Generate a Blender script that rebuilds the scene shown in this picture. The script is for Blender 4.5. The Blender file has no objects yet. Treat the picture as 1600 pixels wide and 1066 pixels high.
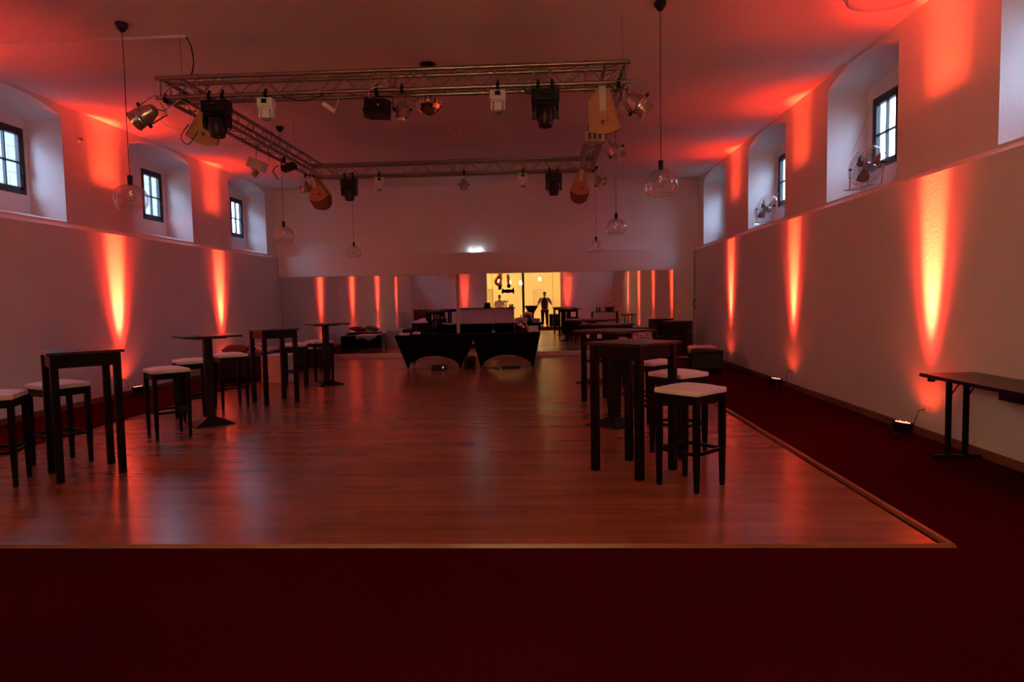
import bpy, bmesh, math, random
from mathutils import Vector, Matrix
random.seed(7)
PI = math.pi
SC = bpy.context.scene
COL = SC.collection

# ------------------------------------------------------------------ camera, world, exposure
def camera():
    yaw, pitch, roll, f = 0.048284, -0.063189, -0.018666, 1034.115
    w = Vector((-math.sin(yaw)*math.cos(pitch), math.cos(yaw)*math.cos(pitch), math.sin(pitch)))
    r = w.cross(Vector((0, 0, 1))).normalized()
    u = r.cross(w)
    c, s = math.cos(roll), math.sin(roll)
    r2, u2 = c*r+s*u, -s*r+c*u
    cam = bpy.data.cameras.new('camera')
    cam.sensor_width = 36; cam.lens = f/1600*36; cam.clip_start = .02; cam.clip_end = 200
    o = bpy.data.objects.new('camera', cam)
    m = Matrix((r2, u2, -w)).transposed().to_4x4()
    m.translation = (0, 0, 1.5)
    o.matrix_world = m
    COL.objects.link(o); SC.camera = o
camera()

SKY_STRENGTH = 31.0
LED_W = 950.0
wd = bpy.data.worlds.new('overcast_sky'); SC.world = wd; wd.use_nodes = True
nt = wd.node_tree; bg = nt.nodes['Background']
tc = nt.nodes.new('ShaderNodeTexCoord'); nz = nt.nodes.new('ShaderNodeTexNoise'); rp = nt.nodes.new('ShaderNodeValToRGB')
nz.inputs['Scale'].default_value = 2.0
rp.color_ramp.elements[0].color = (.36, .58, .98, 1); rp.color_ramp.elements[1].color = (.56, .76, 1.0, 1)
nt.links.new(tc.outputs['Generated'], nz.inputs['Vector']); nt.links.new(nz.outputs['Fac'], rp.inputs['Fac'])
sx_ = nt.nodes.new('ShaderNodeSeparateXYZ'); mr_ = nt.nodes.new('ShaderNodeMapRange'); mx_ = nt.nodes.new('ShaderNodeMix'); mx_.data_type = 'RGBA'; mx_.blend_type = 'MULTIPLY'
mx_.inputs['Factor'].default_value = 1
mr_.inputs['To Min'].default_value = .22; mr_.inputs['To Max'].default_value = 1.0      # overcast sky: brighter towards the zenith
nt.links.new(tc.outputs['Generated'], sx_.inputs[0]); nt.links.new(sx_.outputs['Z'], mr_.inputs['Value'])
nt.links.new(rp.outputs['Color'], mx_.inputs['A']); nt.links.new(mr_.outputs[0], mx_.inputs['B'])
nt.links.new(mx_.outputs['Result'], bg.inputs['Color']); bg.inputs['Strength'].default_value = SKY_STRENGTH
SC.view_settings.view_transform = 'Standard'; SC.view_settings.look = 'None'
SC.view_settings.exposure = 0.0; SC.view_settings.gamma = 1.0; SC.view_settings.use_curve_mapping = False
try:
    cy = SC.cycles
    cy.use_denoising = True; cy.max_bounces = 10; cy.diffuse_bounces = 8; cy.glossy_bounces = 6
    cy.transparent_max_bounces = 16; cy.transmission_bounces = 8; cy.sample_clamp_indirect = 12.0
    cy.caustics_reflective = False; cy.caustics_refractive = False
except Exception: pass

# ------------------------------------------------------------------ materials
MT = {}
def mat(name, col, rough=.5, metal=0, spec=.5, bump=0, bscale=60, var=0, vscale=8, emit=None, estr=0, coat=0, sheen=0):
    if name in MT: return MT[name]
    m = bpy.data.materials.new(name); m.use_nodes = True
    nt = m.node_tree; b = nt.nodes['Principled BSDF']
    b.inputs['Base Color'].default_value = (*col, 1); b.inputs['Roughness'].default_value = rough
    b.inputs['Metallic'].default_value = metal; b.inputs['Specular IOR Level'].default_value = spec
    b.inputs['Coat Weight'].default_value = coat; b.inputs['Sheen Weight'].default_value = sheen
    if emit: b.inputs['Emission Color'].default_value = (*emit, 1); b.inputs['Emission Strength'].default_value = estr
    if var or bump:
        g = nt.nodes.new('ShaderNodeNewGeometry')
    if var:
        n = nt.nodes.new('ShaderNodeTexNoise'); n.inputs['Scale'].default_value = vscale; n.inputs['Detail'].default_value = 5
        nt.links.new(g.outputs['Position'], n.inputs['Vector'])
        r = nt.nodes.new('ShaderNodeValToRGB'); r.color_ramp.elements[0].position = .3; r.color_ramp.elements[1].position = .7
        r.color_ramp.elements[0].color = (*[c*(1-var) for c in col], 1); r.color_ramp.elements[1].color = (*[min(1, c*(1+var)) for c in col], 1)
        nt.links.new(n.outputs['Fac'], r.inputs['Fac']); nt.links.new(r.outputs['Color'], b.inputs['Base Color'])
    if bump:
        n2 = nt.nodes.new('ShaderNodeTexNoise'); n2.inputs['Scale'].default_value = bscale; n2.inputs['Detail'].default_value = 4
        nt.links.new(g.outputs['Position'], n2.inputs['Vector'])
        bp = nt.nodes.new('ShaderNodeBump'); bp.inputs['Strength'].default_value = bump; bp.inputs['Distance'].default_value = .01
        nt.links.new(n2.outputs['Fac'], bp.inputs['Height']); nt.links.new(bp.outputs['Normal'], b.inputs['Normal'])
    MT[name] = m; return m

plaster = mat('white_plaster', (.83, .80, .79), .9, spec=.2, bump=.25, bscale=35, var=.03, vscale=1.5)
ceilm = mat('ceiling_paint', (.80, .75, .73), .9, spec=.1, bump=.1, bscale=50)
cream_wall = mat('cream_wall_paint', (.90, .78, .48), .85, spec=.2, bump=.1)
carpet = mat('red_carpet', (.060, .0035, .006), .97, spec=.0, bump=.8, bscale=320, var=.25, vscale=40, sheen=0)
black_wood = mat('black_stained_wood', (.003, .0018, .0018), .42, spec=.12, bump=.08, bscale=40, var=.3, vscale=20)
tabletop_m = mat('dark_tabletop_wood', (.016, .007, .006), .33, spec=.45, bump=.05, bscale=60, var=.3, vscale=14)
cream_seat = mat('cream_leatherette', (.78, .70, .62), .45, bump=.15, bscale=90)
black_metal = mat('black_powder_coat', (.005, .005, .006), .45, metal=0, spec=.15, bump=.05, bscale=200)
black_plastic = mat('black_plastic', (.005, .005, .006), .4, spec=.3, bump=.05, bscale=150)
black_cloth = mat('black_stretch_cloth', (.002, .002, .0025), .9, spec=.06, bump=.15, bscale=120)
black_leather = mat('black_leather', (.004, .003, .003), .45, spec=.3, bump=.3, bscale=70)
alu = mat('aluminium_tube', (.40, .36, .31), .34, metal=1, bump=.05, bscale=150)
chrome = mat('chrome', (.88, .87, .86), .07, metal=1)
par_metal = mat('brushed_par_metal', (.55, .50, .46), .28, metal=1)
grey_metal = mat('grey_painted_metal', (.30, .30, .31), .4, metal=.5)
cream_plastic = mat('cream_plastic', (.62, .55, .46), .45)
white_plastic = mat('white_plastic', (.75, .74, .72), .4)
plywood = mat('pale_speaker_wood', (.50, .205, .10), .6, var=.12, vscale=30, bump=.1)
grille = mat('brown_speaker_cloth', (.16, .05, .025), .9, bump=.5, bscale=400)
frame_m = mat('dark_window_wood', (.022, .014, .014), .4, bump=.1, bscale=50)
base_m = mat('brown_baseboard_wood', (.20, .085, .05), .45, bump=.1, bscale=30)
skirting_pale = mat('pale_skirting_paint', (.62, .50, .45), .4)
edge_wood = mat('pale_edge_wood', (.26, .10, .045), .35, bump=.1, bscale=30)
white_laminate = mat('white_laminate', (.75, .72, .70), .45)
paper = mat('white_paper', (.8, .78, .76), .7)
skin_m = mat('skin', (.50, .28, .19), .55)
red_paint = mat('dark_red_lacquer', (.12, .008, .010), .5)
gold_foil = mat('copper_foil', (.62, .20, .07), .22, metal=.9)
black_foil = mat('black_foil', (.02, .02, .02), .2, metal=.6)
bar_front = mat('bar_front_panel', (.62, .50, .48), .6, bump=.1)
bar_floor_m = mat('bar_floor_tiles', (.45, .30, .14), .4, var=.1)
hair_m = mat('dark_hair', (.015, .010, .008), .6)
red_cushion = mat('dark_red_cushion_cloth', (.20, .03, .03), .85, bump=.3, bscale=120)
mirror_m = mat('mirror_glass', (.86, .87, .86), .0, metal=1)

def thin_glass(name, tint=(1, 1, 1), base=.04, power=5.0, gmax=.9):
    m = bpy.data.materials.new(name); m.use_nodes = True; nt = m.node_tree; nt.nodes.clear()
    out = nt.nodes.new('ShaderNodeOutputMaterial'); mx = nt.nodes.new('ShaderNodeMixShader')
    t = nt.nodes.new('ShaderNodeBsdfTransparent'); g = nt.nodes.new('ShaderNodeBsdfGlossy'); lw = nt.nodes.new('ShaderNodeLayerWeight')
    pw = nt.nodes.new('ShaderNodeMath'); pw.operation = 'POWER'; pw.inputs[1].default_value = power
    mr = nt.nodes.new('ShaderNodeMapRange'); mr.inputs['To Min'].default_value = base; mr.inputs['To Max'].default_value = gmax
    t.inputs['Color'].default_value = (*tint, 1); g.inputs['Roughness'].default_value = .01
    nt.links.new(lw.outputs['Facing'], pw.inputs[0]); nt.links.new(pw.outputs[0], mr.inputs['Value']); nt.links.new(mr.outputs[0], mx.inputs['Fac'])
    nt.links.new(t.outputs[0], mx.inputs[1]); nt.links.new(g.outputs[0], mx.inputs[2]); nt.links.new(mx.outputs[0], out.inputs[0])
    MT[name] = m; return m
pane_glass = thin_glass('window_glass', (.96, .98, 1), .04, 5)
globe_glass = thin_glass('clear_globe_glass', (.96, .94, .94), .08, 1.9, .9)

def wood_floor_mat():
    m = bpy.data.materials.new('oak_parquet'); m.use_nodes = True; nt = m.node_tree; b = nt.nodes['Principled BSDF']
    N = nt.nodes.new; L = nt.links.new
    g = N('ShaderNodeNewGeometry'); sp = N('ShaderNodeSeparateXYZ'); L(g.outputs['Position'], sp.inputs[0])
    def math_(op, a, bb):
        n = N('ShaderNodeMath'); n.operation = op
        for i, v in enumerate((a, bb)):
            if v is None: continue
            if isinstance(v, (int, float)): n.inputs[i].default_value = v
            else: L(v, n.inputs[i])
        return n.outputs[0]
    row = math_('FLOOR', math_('DIVIDE', math_('SUBTRACT', sp.outputs['Y'], PY0), PW), None)
    off = math_('MULTIPLY', math_('FRACT', math_('MULTIPLY', row, .381966), None), PL)
    cx = math_('FLOOR', math_('DIVIDE', math_('ADD', math_('SUBTRACT', sp.outputs['X'], PX0), off), PL), None)
    cb = N('ShaderNodeCombineXYZ'); L(row, cb.inputs[0]); L(cx, cb.inputs[1])
    wn = N('ShaderNodeTexWhiteNoise'); wn.noise_dimensions = '2D'; L(cb.outputs[0], wn.inputs['Vector'])
    # finer lamellae inside each plank
    r2 = math_('FLOOR', math_('DIVIDE', sp.outputs['Y'], PW/2), None)
    c2 = math_('FLOOR', math_('ADD', math_('DIVIDE', sp.outputs['X'], .42), math_('MULTIPLY', r2, .377)), None)
    cb2 = N('ShaderNodeCombineXYZ'); L(r2, cb2.inputs[0]); L(c2, cb2.inputs[1])
    wn2 = N('ShaderNodeTexWhiteNoise'); wn2.noise_dimensions = '2D'; L(cb2.outputs[0], wn2.inputs['Vector'])
    mp = N('ShaderNodeMapping'); mp.inputs['Scale'].default_value = (1.6, 16, 1); L(g.outputs['Position'], mp.inputs['Vector'])
    nz = N('ShaderNodeTexNoise'); nz.inputs['Scale'].default_value = 1.0; nz.inputs['Detail'].default_value = 6; L(mp.outputs[0], nz.inputs['Vector'])
    v = math_('ADD', math_('ADD', math_('MULTIPLY', wn.outputs['Value'], .35), math_('MULTIPLY', wn2.outputs['Value'], .25)), math_('MULTIPLY', nz.outputs['Fac'], .5))
    r = N('ShaderNodeValToRGB'); L(v, r.inputs['Fac'])
    r.color_ramp.elements[0].position = .2; r.color_ramp.elements[1].position = .85
    r.color_ramp.elements[0].color = (.20, .066, .022, 1); r.color_ramp.elements[1].color = (.34, .118, .040, 1)
    L(r.outputs['Color'], b.inputs['Base Color'])
    b.inputs['Specular IOR Level'].default_value = .36
    rr = N('ShaderNodeMapRange'); rr.inputs['To Min'].default_value = .245; rr.inputs['To Max'].default_value = .265
    L(wn2.outputs['Value'], rr.inputs['Value']); L(rr.outputs[0], b.inputs['Roughness'])
    bp = N('ShaderNodeBump'); bp.inputs['Strength'].default_value = .015; bp.inputs['Distance'].default_value = .002
    L(nz.outputs['Fac'], bp.inputs['Height']); L(bp.outputs['Normal'], b.inputs['Normal'])
    return m
PX0, PY0, PW, PL = -5.497, 3.93, .13, 1.2
parquet = wood_floor_mat()

def dots_mat():
    m = bpy.data.materials.new('dotted_cushion_cloth'); m.use_nodes = True; nt = m.node_tree; b = nt.nodes['Principled BSDF']
    tc = nt.nodes.new('ShaderNodeTexCoord'); v = nt.nodes.new('ShaderNodeTexVoronoi'); v.inputs['Scale'].default_value = 16; v.inputs['Randomness'].default_value = .15
    r = nt.nodes.new('ShaderNodeValToRGB'); r.color_ramp.interpolation = 'CONSTANT'
    r.color_ramp.elements[0].color = (.02, .012, .012, 1); r.color_ramp.elements[1].color = (.62, .55, .48, 1); r.color_ramp.elements[1].position = .36
    nt.links.new(tc.outputs['Object'], v.inputs['Vector']); nt.links.new(v.outputs['Distance'], r.inputs['Fac']); nt.links.new(r.outputs['Color'], b.inputs['Base Color'])
    b.inputs['Roughness'].default_value = .85
    return m
dotted = dots_mat()

# ------------------------------------------------------------------ mesh helpers
def T(loc=(0, 0, 0), rz=0, rx=0, ry=0):
    return Matrix.Translation(loc) @ Matrix.Rotation(rz, 4, 'Z') @ Matrix.Rotation(ry, 4, 'Y') @ Matrix.Rotation(rx, 4, 'X')
class MB:
    def __init__(s): s.bm = bmesh.new()
    def box(s, c, d, m=None, bev=0):
        M = Matrix.Translation(c) @ Matrix.Diagonal((d[0], d[1], d[2], 1))
        if m is not None: M = m @ M
        g = bmesh.ops.create_cube(s.bm, size=1, matrix=M)
        if bev:
            vs = set(g['verts']); es = [e for e in s.bm.edges if e.verts[0] in vs and e.verts[1] in vs]
            bmesh.ops.bevel(s.bm, geom=es, offset=bev, segments=2, affect='EDGES', profile=.6)
        return s
    def cyl(s, a, b, r0, r1=None, seg=12, caps=True):
        a, b = Vector(a), Vector(b); d = b-a; L = d.length
        if L < 1e-6: return s
        q = d.to_track_quat('Z', 'Y').to_matrix().to_4x4()
        M = Matrix.Translation((a+b)/2) @ q
        bmesh.ops.create_cone(s.bm, cap_ends=caps, segments=seg, radius1=r0, radius2=r0 if r1 is None else r1, depth=L, matrix=M)
        return s
    def tube(s, pts, r, seg=6):
        pts = [Vector(p) for p in pts]; rings = []
        for i, p in enumerate(pts):
            t = (pts[min(i+1, len(pts)-1)]-pts[max(i-1, 0)]).normalized()
            u = t.cross(Vector((0, 0, 1)))
            if u.length < .05: u = t.cross(Vector((1, 0, 0)))
            u.normalize(); v = t.cross(u)
            rr = r[i] if isinstance(r, (list, tuple)) else r
            rings.append([s.bm.verts.new(p+u*math.cos(k*2*PI/seg)*rr+v*math.sin(k*2*PI/seg)*rr) for k in range(seg)])
        for A, B in zip(rings, rings[1:]):
            for k in range(seg): s.bm.faces.new((A[k], A[(k+1) % seg], B[(k+1) % seg], B[k]))
        for R_ in (rings[0][::-1], rings[-1]):
            try: s.bm.faces.new(R_)
            except ValueError: pass
        return s
    def lathe(s, prof, seg=24, m=None, close=False):
        M = m or Matrix(); rings = []
        for r, z in prof:
            if r < 1e-5: rings.append([s.bm.verts.new(M @ Vector((0, 0, z)))])
            else: rings.append([s.bm.verts.new(M @ Vector((r*math.cos(k*2*PI/seg), r*math.sin(k*2*PI/seg), z))) for k in range(seg)])
        for A, B in zip(rings, rings[1:]):
            for k in range(seg):
                k2 = (k+1) % seg
                if len(A) == 1 and len(B) == 1: continue
                if len(A) == 1: s.bm.faces.new((A[0], B[k2], B[k]))
                elif len(B) == 1: s.bm.faces.new((A[k], A[k2], B[0]))
                else: s.bm.faces.new((A[k], A[k2], B[k2], B[k]))
        return s
    def face(s, pts):
        try: s.bm.faces.new([s.bm.verts.new(p) for p in pts])
        except ValueError: pass
        return s
    def prism(s, poly, z0, z1, m=None):
        M = m or Matrix()
        a = [s.bm.verts.new(M @ Vector((x, y, z0))) for x, y in poly]; b = [s.bm.verts.new(M @ Vector((x, y, z1))) for x, y in poly]
        n = len(poly)
        s.bm.faces.new(a[::-1]); s.bm.faces.new(b)
        for i in range(n): s.bm.faces.new((a[i], a[(i+1) % n], b[(i+1) % n], b[i]))
        return s
    def frustum(s, c, bot, top, h, m=None):
        M = (m or Matrix()) @ Matrix.Translation(c)
        def ring(d, z): return [s.bm.verts.new(M @ Vector((sx*d[0]/2, sy*d[1]/2, z))) for sx, sy in ((-1, -1), (1, -1), (1, 1), (-1, 1))]
        a, b = ring(bot, 0), ring(top, h)
        s.bm.faces.new(a[::-1]); s.bm.faces.new(b)
        for i in range(4): s.bm.faces.new((a[i], a[(i+1) % 4], b[(i+1) % 4], b[i]))
        return s
    def sphere(s, c, r, seg=16, rings=10, sc=(1, 1, 1)):
        bmesh.ops.create_uvsphere(s.bm, u_segments=seg, v_segments=rings, radius=r, matrix=Matrix.Translation(c) @ Matrix.Diagonal((*sc, 1)))
        return s
    def build(s, name, material, parent=None, smooth=False, label=None, m=None):
        if m is not None: bmesh.ops.transform(s.bm, matrix=m, verts=s.bm.verts)
        bmesh.ops.recalc_face_normals(s.bm, faces=s.bm.faces)
        me = bpy.data.meshes.new(name); s.bm.to_mesh(me); s.bm.free()
        if smooth:
            for f in me.polygons: f.use_smooth = True
            try: me.set_sharp_from_angle(angle=math.radians(38))
            except Exception: pass
        me.materials.append(material)
        o = bpy.data.objects.new(name, me); COL.objects.link(o)
        if parent: o.parent = parent
        if label: o['label'] = label
        return o
def tag(o, label=None, cat=None, group=None, kind=None):
    if label: o['label'] = label
    if cat: o['category'] = cat
    if group: o['group'] = group
    if kind: o['kind'] = kind
    return o
def thing(name, label, cat, loc=(0, 0, 0), rz=0, group=None, rx=0, ry=0):
    o = bpy.data.objects.new(name, None); COL.objects.link(o); o.empty_display_size = .1
    o.location = loc; o.rotation_euler = (rx, ry, rz)
    return tag(o, label, cat, group)
def struct(o): o['kind'] = 'structure'; return o
def kids(o): return [c for c in bpy.data.objects if c.parent == o]
KID = {}
def dup(root, loc, rz=0, label=None, rot=None, group=None):
    if root.name not in KID:
        KID[root.name] = [(c, kids(c)) for c in kids(root)]
    r = root.copy(); COL.objects.link(r); r.location = loc; r.rotation_euler = rot or (0, 0, rz)
    if label: r['label'] = label
    if group: r['group'] = group
    for ch, gs in KID[root.name]:
        c = ch.copy(); COL.objects.link(c); c.parent = r
        for g in gs:
            d = g.copy(); COL.objects.link(d); d.parent = c
    return r
def put(o, loc, rz=0, label=None):
    o.location = loc; o.rotation_euler = (0, 0, rz)
    if label: o['label'] = label
    return o
def share(src, name, loc=(0, 0, 0), rot=(0, 0, 0), parent=None, scale=(1, 1, 1)):
    c = src.copy(); c.name = name; COL.objects.link(c); c.location = loc; c.rotation_euler = rot; c.scale = scale
    if parent: c.parent = parent
    return c

# ------------------------------------------------------------------ room dimensions
XL, XR, XLU, XRU = -6.998, 3.925, -7.09, 4.02
YB, CE, YR = 17.33, 4.5, -.15
WL, WR, WF = -5.497, 2.396, 3.888      # parquet edges
WZ = .012
N_Y = [(.66, 2.53), (4.2, 6.12), (7.80, 9.66), (11.28, 13.25), (14.86, 16.85)]
SILL, SPRING, CROWN, DEP = 2.775, 4.31, 4.475, .535

# floor: carpet slab
struct(MB().box(((XL+XR)/2, 8.5, -.05), (XR-XL+.6, 19.4, .1)).build('floor', carpet))
# ceiling
struct(MB().box(((XL+XR)/2, 8.6, CE+.06), (XR-XL+2.2, 18.6, .12)).build('ceiling', ceilm))

def side_wall(side):
    s = -1 if side == 'left' else 1
    xl, xu = (XL, XLU) if s < 0 else (XR, XRU)
    b = MB()
    # lower wall
    b.face([(xl, YR, 0), (xl, YB+.2, 0), (xl, YB+.2, 2.68), (xl, YR, 2.68)])
    b.face([(xl, YR, 2.68), (xl, YB+.2, 2.68), (xu, YB+.2, 2.75), (xu, YR, 2.75)])
    # upper wall strips
    ys = [YR]
    for a, c in N_Y: ys += [a, c]
    ys.append(YB+.2)
    for i in range(0, len(ys), 2):
        b.face([(xu, ys[i], 2.75), (xu, ys[i+1], 2.75), (xu, ys[i+1], CE), (xu, ys[i], CE)])
    K = 14
    for ni, (a, c) in enumerate(N_Y):
        xb = xu+s*DEP                                     # back plane of the niche
        a2, c2 = a+.42, c-.015
        b.face([(xu, a, 2.75), (xu, c, 2.75), (xu, c, SILL), (xu, a, SILL)])
        # arch curve front and back
        def arch(y0, y1, zs, zc):
            out = []
            for k in range(K+1):
                t = -1+2*k/K
                out.append((y0+(y1-y0)*k/K, zs+(zc-zs)*(math.sqrt(max(0, 1-(t*.86)**2))-math.sqrt(1-.86**2))/(1-math.sqrt(1-.86**2))))
            return out
        F = arch(a, c, SPRING, CROWN); B = arch(a2, c2, SPRING-.06, CROWN-.12)
        for k in range(K):
            b.face([(xu, F[k][0], F[k][1]), (xu, F[k+1][0], F[k+1][1]), (xu, F[k+1][0], CE), (xu, F[k][0], CE)])
            b.face([(xu, *F[k]), (xu, *F[k+1]), (xb, *B[k+1]), (xb, *B[k])])
        zb = SILL+.13
        b.face([(xu, a, SILL), (xu, c, SILL), (xb, c2, zb), (xb, a2, zb)])        # sloped sill
        b.face([(xu, a, SILL), (xu, *F[0]), (xb, *B[0]), (xb, a2, zb)])
        b.face([(xu, c, SILL), (xu, *F[-1]), (xb, *B[-1]), (xb, c2, zb)])
        # back plane with window opening
        o = {(-1, 2): .06, (-1, 3): .10, (-1, 4): .11, (1, 2): .15, (1, 3): .07}.get((s, ni), .10)
        w1, z0, z1 = c-o, 3.17, 4.14
        if (s, ni) == (-1, 2): c2n = c-.08
        w0 = w1-.70
        b.face([(xb, a2, zb), (xb, w0, zb), (xb, w0, SPRING-.06), (xb, a2, SPRING-.06)])
        if w1 < c2-.005: b.face([(xb, w1, zb), (xb, c2, zb), (xb, c2, SPRING-.06), (xb, w1, SPRING-.06)])
        ce_ = min(w1, c2)
        b.face([(xb, w0, zb), (xb, w1, zb), (xb, w1, z0), (xb, w0, z0)])
        b.face([(xb, w0, z1), (xb, w1, z1), (xb, w1, SPRING-.06), (xb, w0, SPRING-.06)])
        b.face([(xb, a2, SPRING-.06)]+[(xb, *p) for p in B])
        # reveal through the wall
        xo = xb+s*.12
        for (p, q) in (((w0, z0), (w1, z0)), ((w1, z0), (w1, z1)), ((w1, z1), (w0, z1)), ((w0, z1), (w0, z0))):
            b.face([(xb, *p), (xb, *q), (xo, *q), (xo, *p)])
        WIN.append((s, xb+s*.05, w0, w1, z0, z1, ni))
    # outer skin so that the wall has thickness
    xo = xu+s*(DEP+.12)
    ys2 = [YR]
    for (ss, _, w0, w1, z0, z1, ni) in WIN:
        if ss == s:
            b.face([(xo, w0, 0), (xo, w1, 0), (xo, w1, z0), (xo, w0, z0)]); b.face([(xo, w0, z1), (xo, w1, z1), (xo, w1, CE+.12), (xo, w0, CE+.12)])
            ys2 += [w0, w1]
    ys2.append(YB+.2)
    for i in range(0, len(ys2), 2): b.face([(xo, ys2[i], 0), (xo, ys2[i+1], 0), (xo, ys2[i+1], CE+.12), (xo, ys2[i], CE+.12)])
    struct(b.build('wall_'+side, plaster))
    bb = MB().box((xl-s*.009, (WF+YB)/2-2, .04), (.018, YB-YR-.05, .08))
    struct(bb.build('baseboard_'+side, base_m, m=Matrix.Translation((0, (YR+YB)/2-((WF+YB)/2-2), 0))))
WIN = []
side_wall('left'); side_wall('right')

# windows
for k, (s, x, w0, w1, z0, z1, ni) in enumerate(WIN):
    root = struct(thing('window_%d' % (k+1), None, None, (x, (w0+w1)/2, (z0+z1)/2)))
    W, Hh = w1-w0, z1-z0
    f = MB(); t = .055
    f.box((0, 0, Hh/2-t/2), (.07, W, t), bev=.004).box((0, 0, -Hh/2+t/2), (.07, W, t), bev=.004)
    f.box((0, W/2-t/2, 0), (.07, t, Hh-2*t), bev=.004).box((0, -W/2+t/2, 0), (.07, t, Hh-2*t), bev=.004)
    f.build('window_frame', frame_m, root)
    f = MB(); t2 = .05; a, h2 = W-.11, Hh-.11
    f.box((-s*.012, 0, h2/2-t2/2), (.055, a, t2)).box((-s*.012, 0, -h2/2+t2/2), (.055, a, t2)).box((-s*.012, a/2-t2/2, 0), (.055, t2, h2)).box((-s*.012, -a/2+t2/2, 0), (.055, t2, h2))
    sash = f.build('sash', frame_m, root)
    MB().box((-s*.012, 0, 0), (.04, .022, h2-.1)).build('muntin', frame_m, sash)
    MB().box((-s*.012, 0, -.02), (.038, a-.1, .022)).build('muntin', frame_m, sash)
    for yy in (-1, 1):
        for zz in (-1, 1):
            MB().box((s*.004, yy*(a/4-.02), zz*(h2/4-.02)-.01), (.004, a/2-.055, h2/2-.04)).build('pane', pane_glass, sash)
    hd = MB().box((-s*.05, a/2-.025, -.10), (.02, .022, .05)).box((-s*.065, a/2-.025, -.14), (.015, .018, .12))
    hd.build('window_handle', black_metal, root)
    MB().box((s*.05, 0, -Hh/2-.01), (.16, W, .02)).build('window_sill', plaster, root)

# daylight portals help the renderer find the window openings
for (s, x, w0, w1, z0, z1, ni) in WIN:
    L = bpy.data.lights.new('portal', 'AREA'); L.shape = 'RECTANGLE'; L.size = w1-w0; L.size_y = z1-z0; L.cycles.is_portal = True
    o = bpy.data.objects.new('daylight_portal', L); COL.objects.link(o)
    o.location = (x+s*.06, (w0+w1)/2, (z0+z1)/2)
    d = Vector((-s, 0, 0)); o.rotation_euler = d.to_track_quat('-Z', 'Y').to_euler()

# back wall, mirror box
b = MB().box(((XL+XR)/2, YB+.22, 2.25), (XR-XL+1.2, .2, 4.6))
struct(b.build('wall_back', plaster))
b = MB().box(((XL+XR)/2, YB+.07, 1.375), (XR-XL, .12, 2.75))
struct(b.build('wall_back_lower', plaster))
struct(MB().box(((-6.96+3.352)/2, YB-.02, 2.45), (3.352+6.96, .16, .54), bev=.004).build('trim_mirror_header', plaster))
struct(MB().box(((-6.96+3.352)/2, YB-.03, .065), (3.352+6.96, .08, .11), bev=.004).build('baseboard_back', skirting_pale))
struct(MB().box(((3.36+XR)/2, YB-.01, .05), (XR-3.36, .03, .1)).build('baseboard_back_right', base_m))
mw = thing('mirror_wall', 'wide dance mirror of eight tall panels along the back wall', 'mirror', (0, YB, 0))
xs = [(-6.95, -5.413), (-5.407, -3.834), (-3.828, -2.285), (-2.20, -1.328), (-1.322, .247), (.253, 1.808), (1.814, 3.35)]
for i, (x0, x1) in enumerate(xs):
    o = MB().box((0, 0, 0), (x1-x0, .006, 2.06)).build('mirror_panel', mirror_m, mw)
    o.location = ((x0+x1)/2, -.005, 1.15)
    if i >= 3: o.rotation_euler = (0, 0, math.radians(-.11))
for x in (-6.96, -5.41, -3.831, -1.325, .25, 1.811, 3.356):
    MB().box((x, -.003, 1.15), (.006 if -6.9 < x < 3.3 else .014, .014, 2.07)).build('joint_strip', chrome if x in (-6.96, 3.356) else grey_metal, mw)
MB().box((-2.243, -.02, 1.15), (.075, .03, 2.07), bev=.004).build('cover_strip', skirting_pale, mw, label='pale wide strip between the two banks of mirrors')

# rear wall with the wide opening to the bar, and the bar room
OX0, OX1, OZ = -3.02, .84, 2.95
b = MB()
b.box(((XL-.3+OX0)/2, YR-.1, CE/2), (OX0-XL+.3, .2, CE)).box(((XR+.3+OX1)/2, YR-.1, CE/2), (XR+.3-OX1, .2, CE)).box(((OX0+OX1)/2, YR-.1, (CE+OZ)/2), (OX1-OX0, .2, CE-OZ))
struct(b.build('wall_rear', plaster))
b = MB()
BY = -3.6
b.box((-1.2, BY-.05, 1.6), (6.4, .1, 3.2)).box((-4.25, (BY+YR)/2-.1, 1.6), (.1, BY*-1-.3, 3.2)).box((2.0, (BY+YR)/2-.1, 1.6), (.1, BY*-1-.3, 3.2))
struct(b.build('wall_bar_room', cream_wall))
struct(MB().box((-1.2, (BY+YR)/2-.1, 3.2), (6.4, -BY, .1)).build('ceiling_bar_room', ceilm))
struct(MB().box((-1.2, (BY-.5)/2, -.045), (6.4, -BY-.5, .1)).build('floor_bar_room', bar_floor_m))
struct(MB().box((OX0-.02, YR-.1, OZ/2), (.05, .24, OZ)).box((OX1+.02, YR-.1, OZ/2), (.05, .24, OZ)).build('trim_opening', cream_wall))

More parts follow.
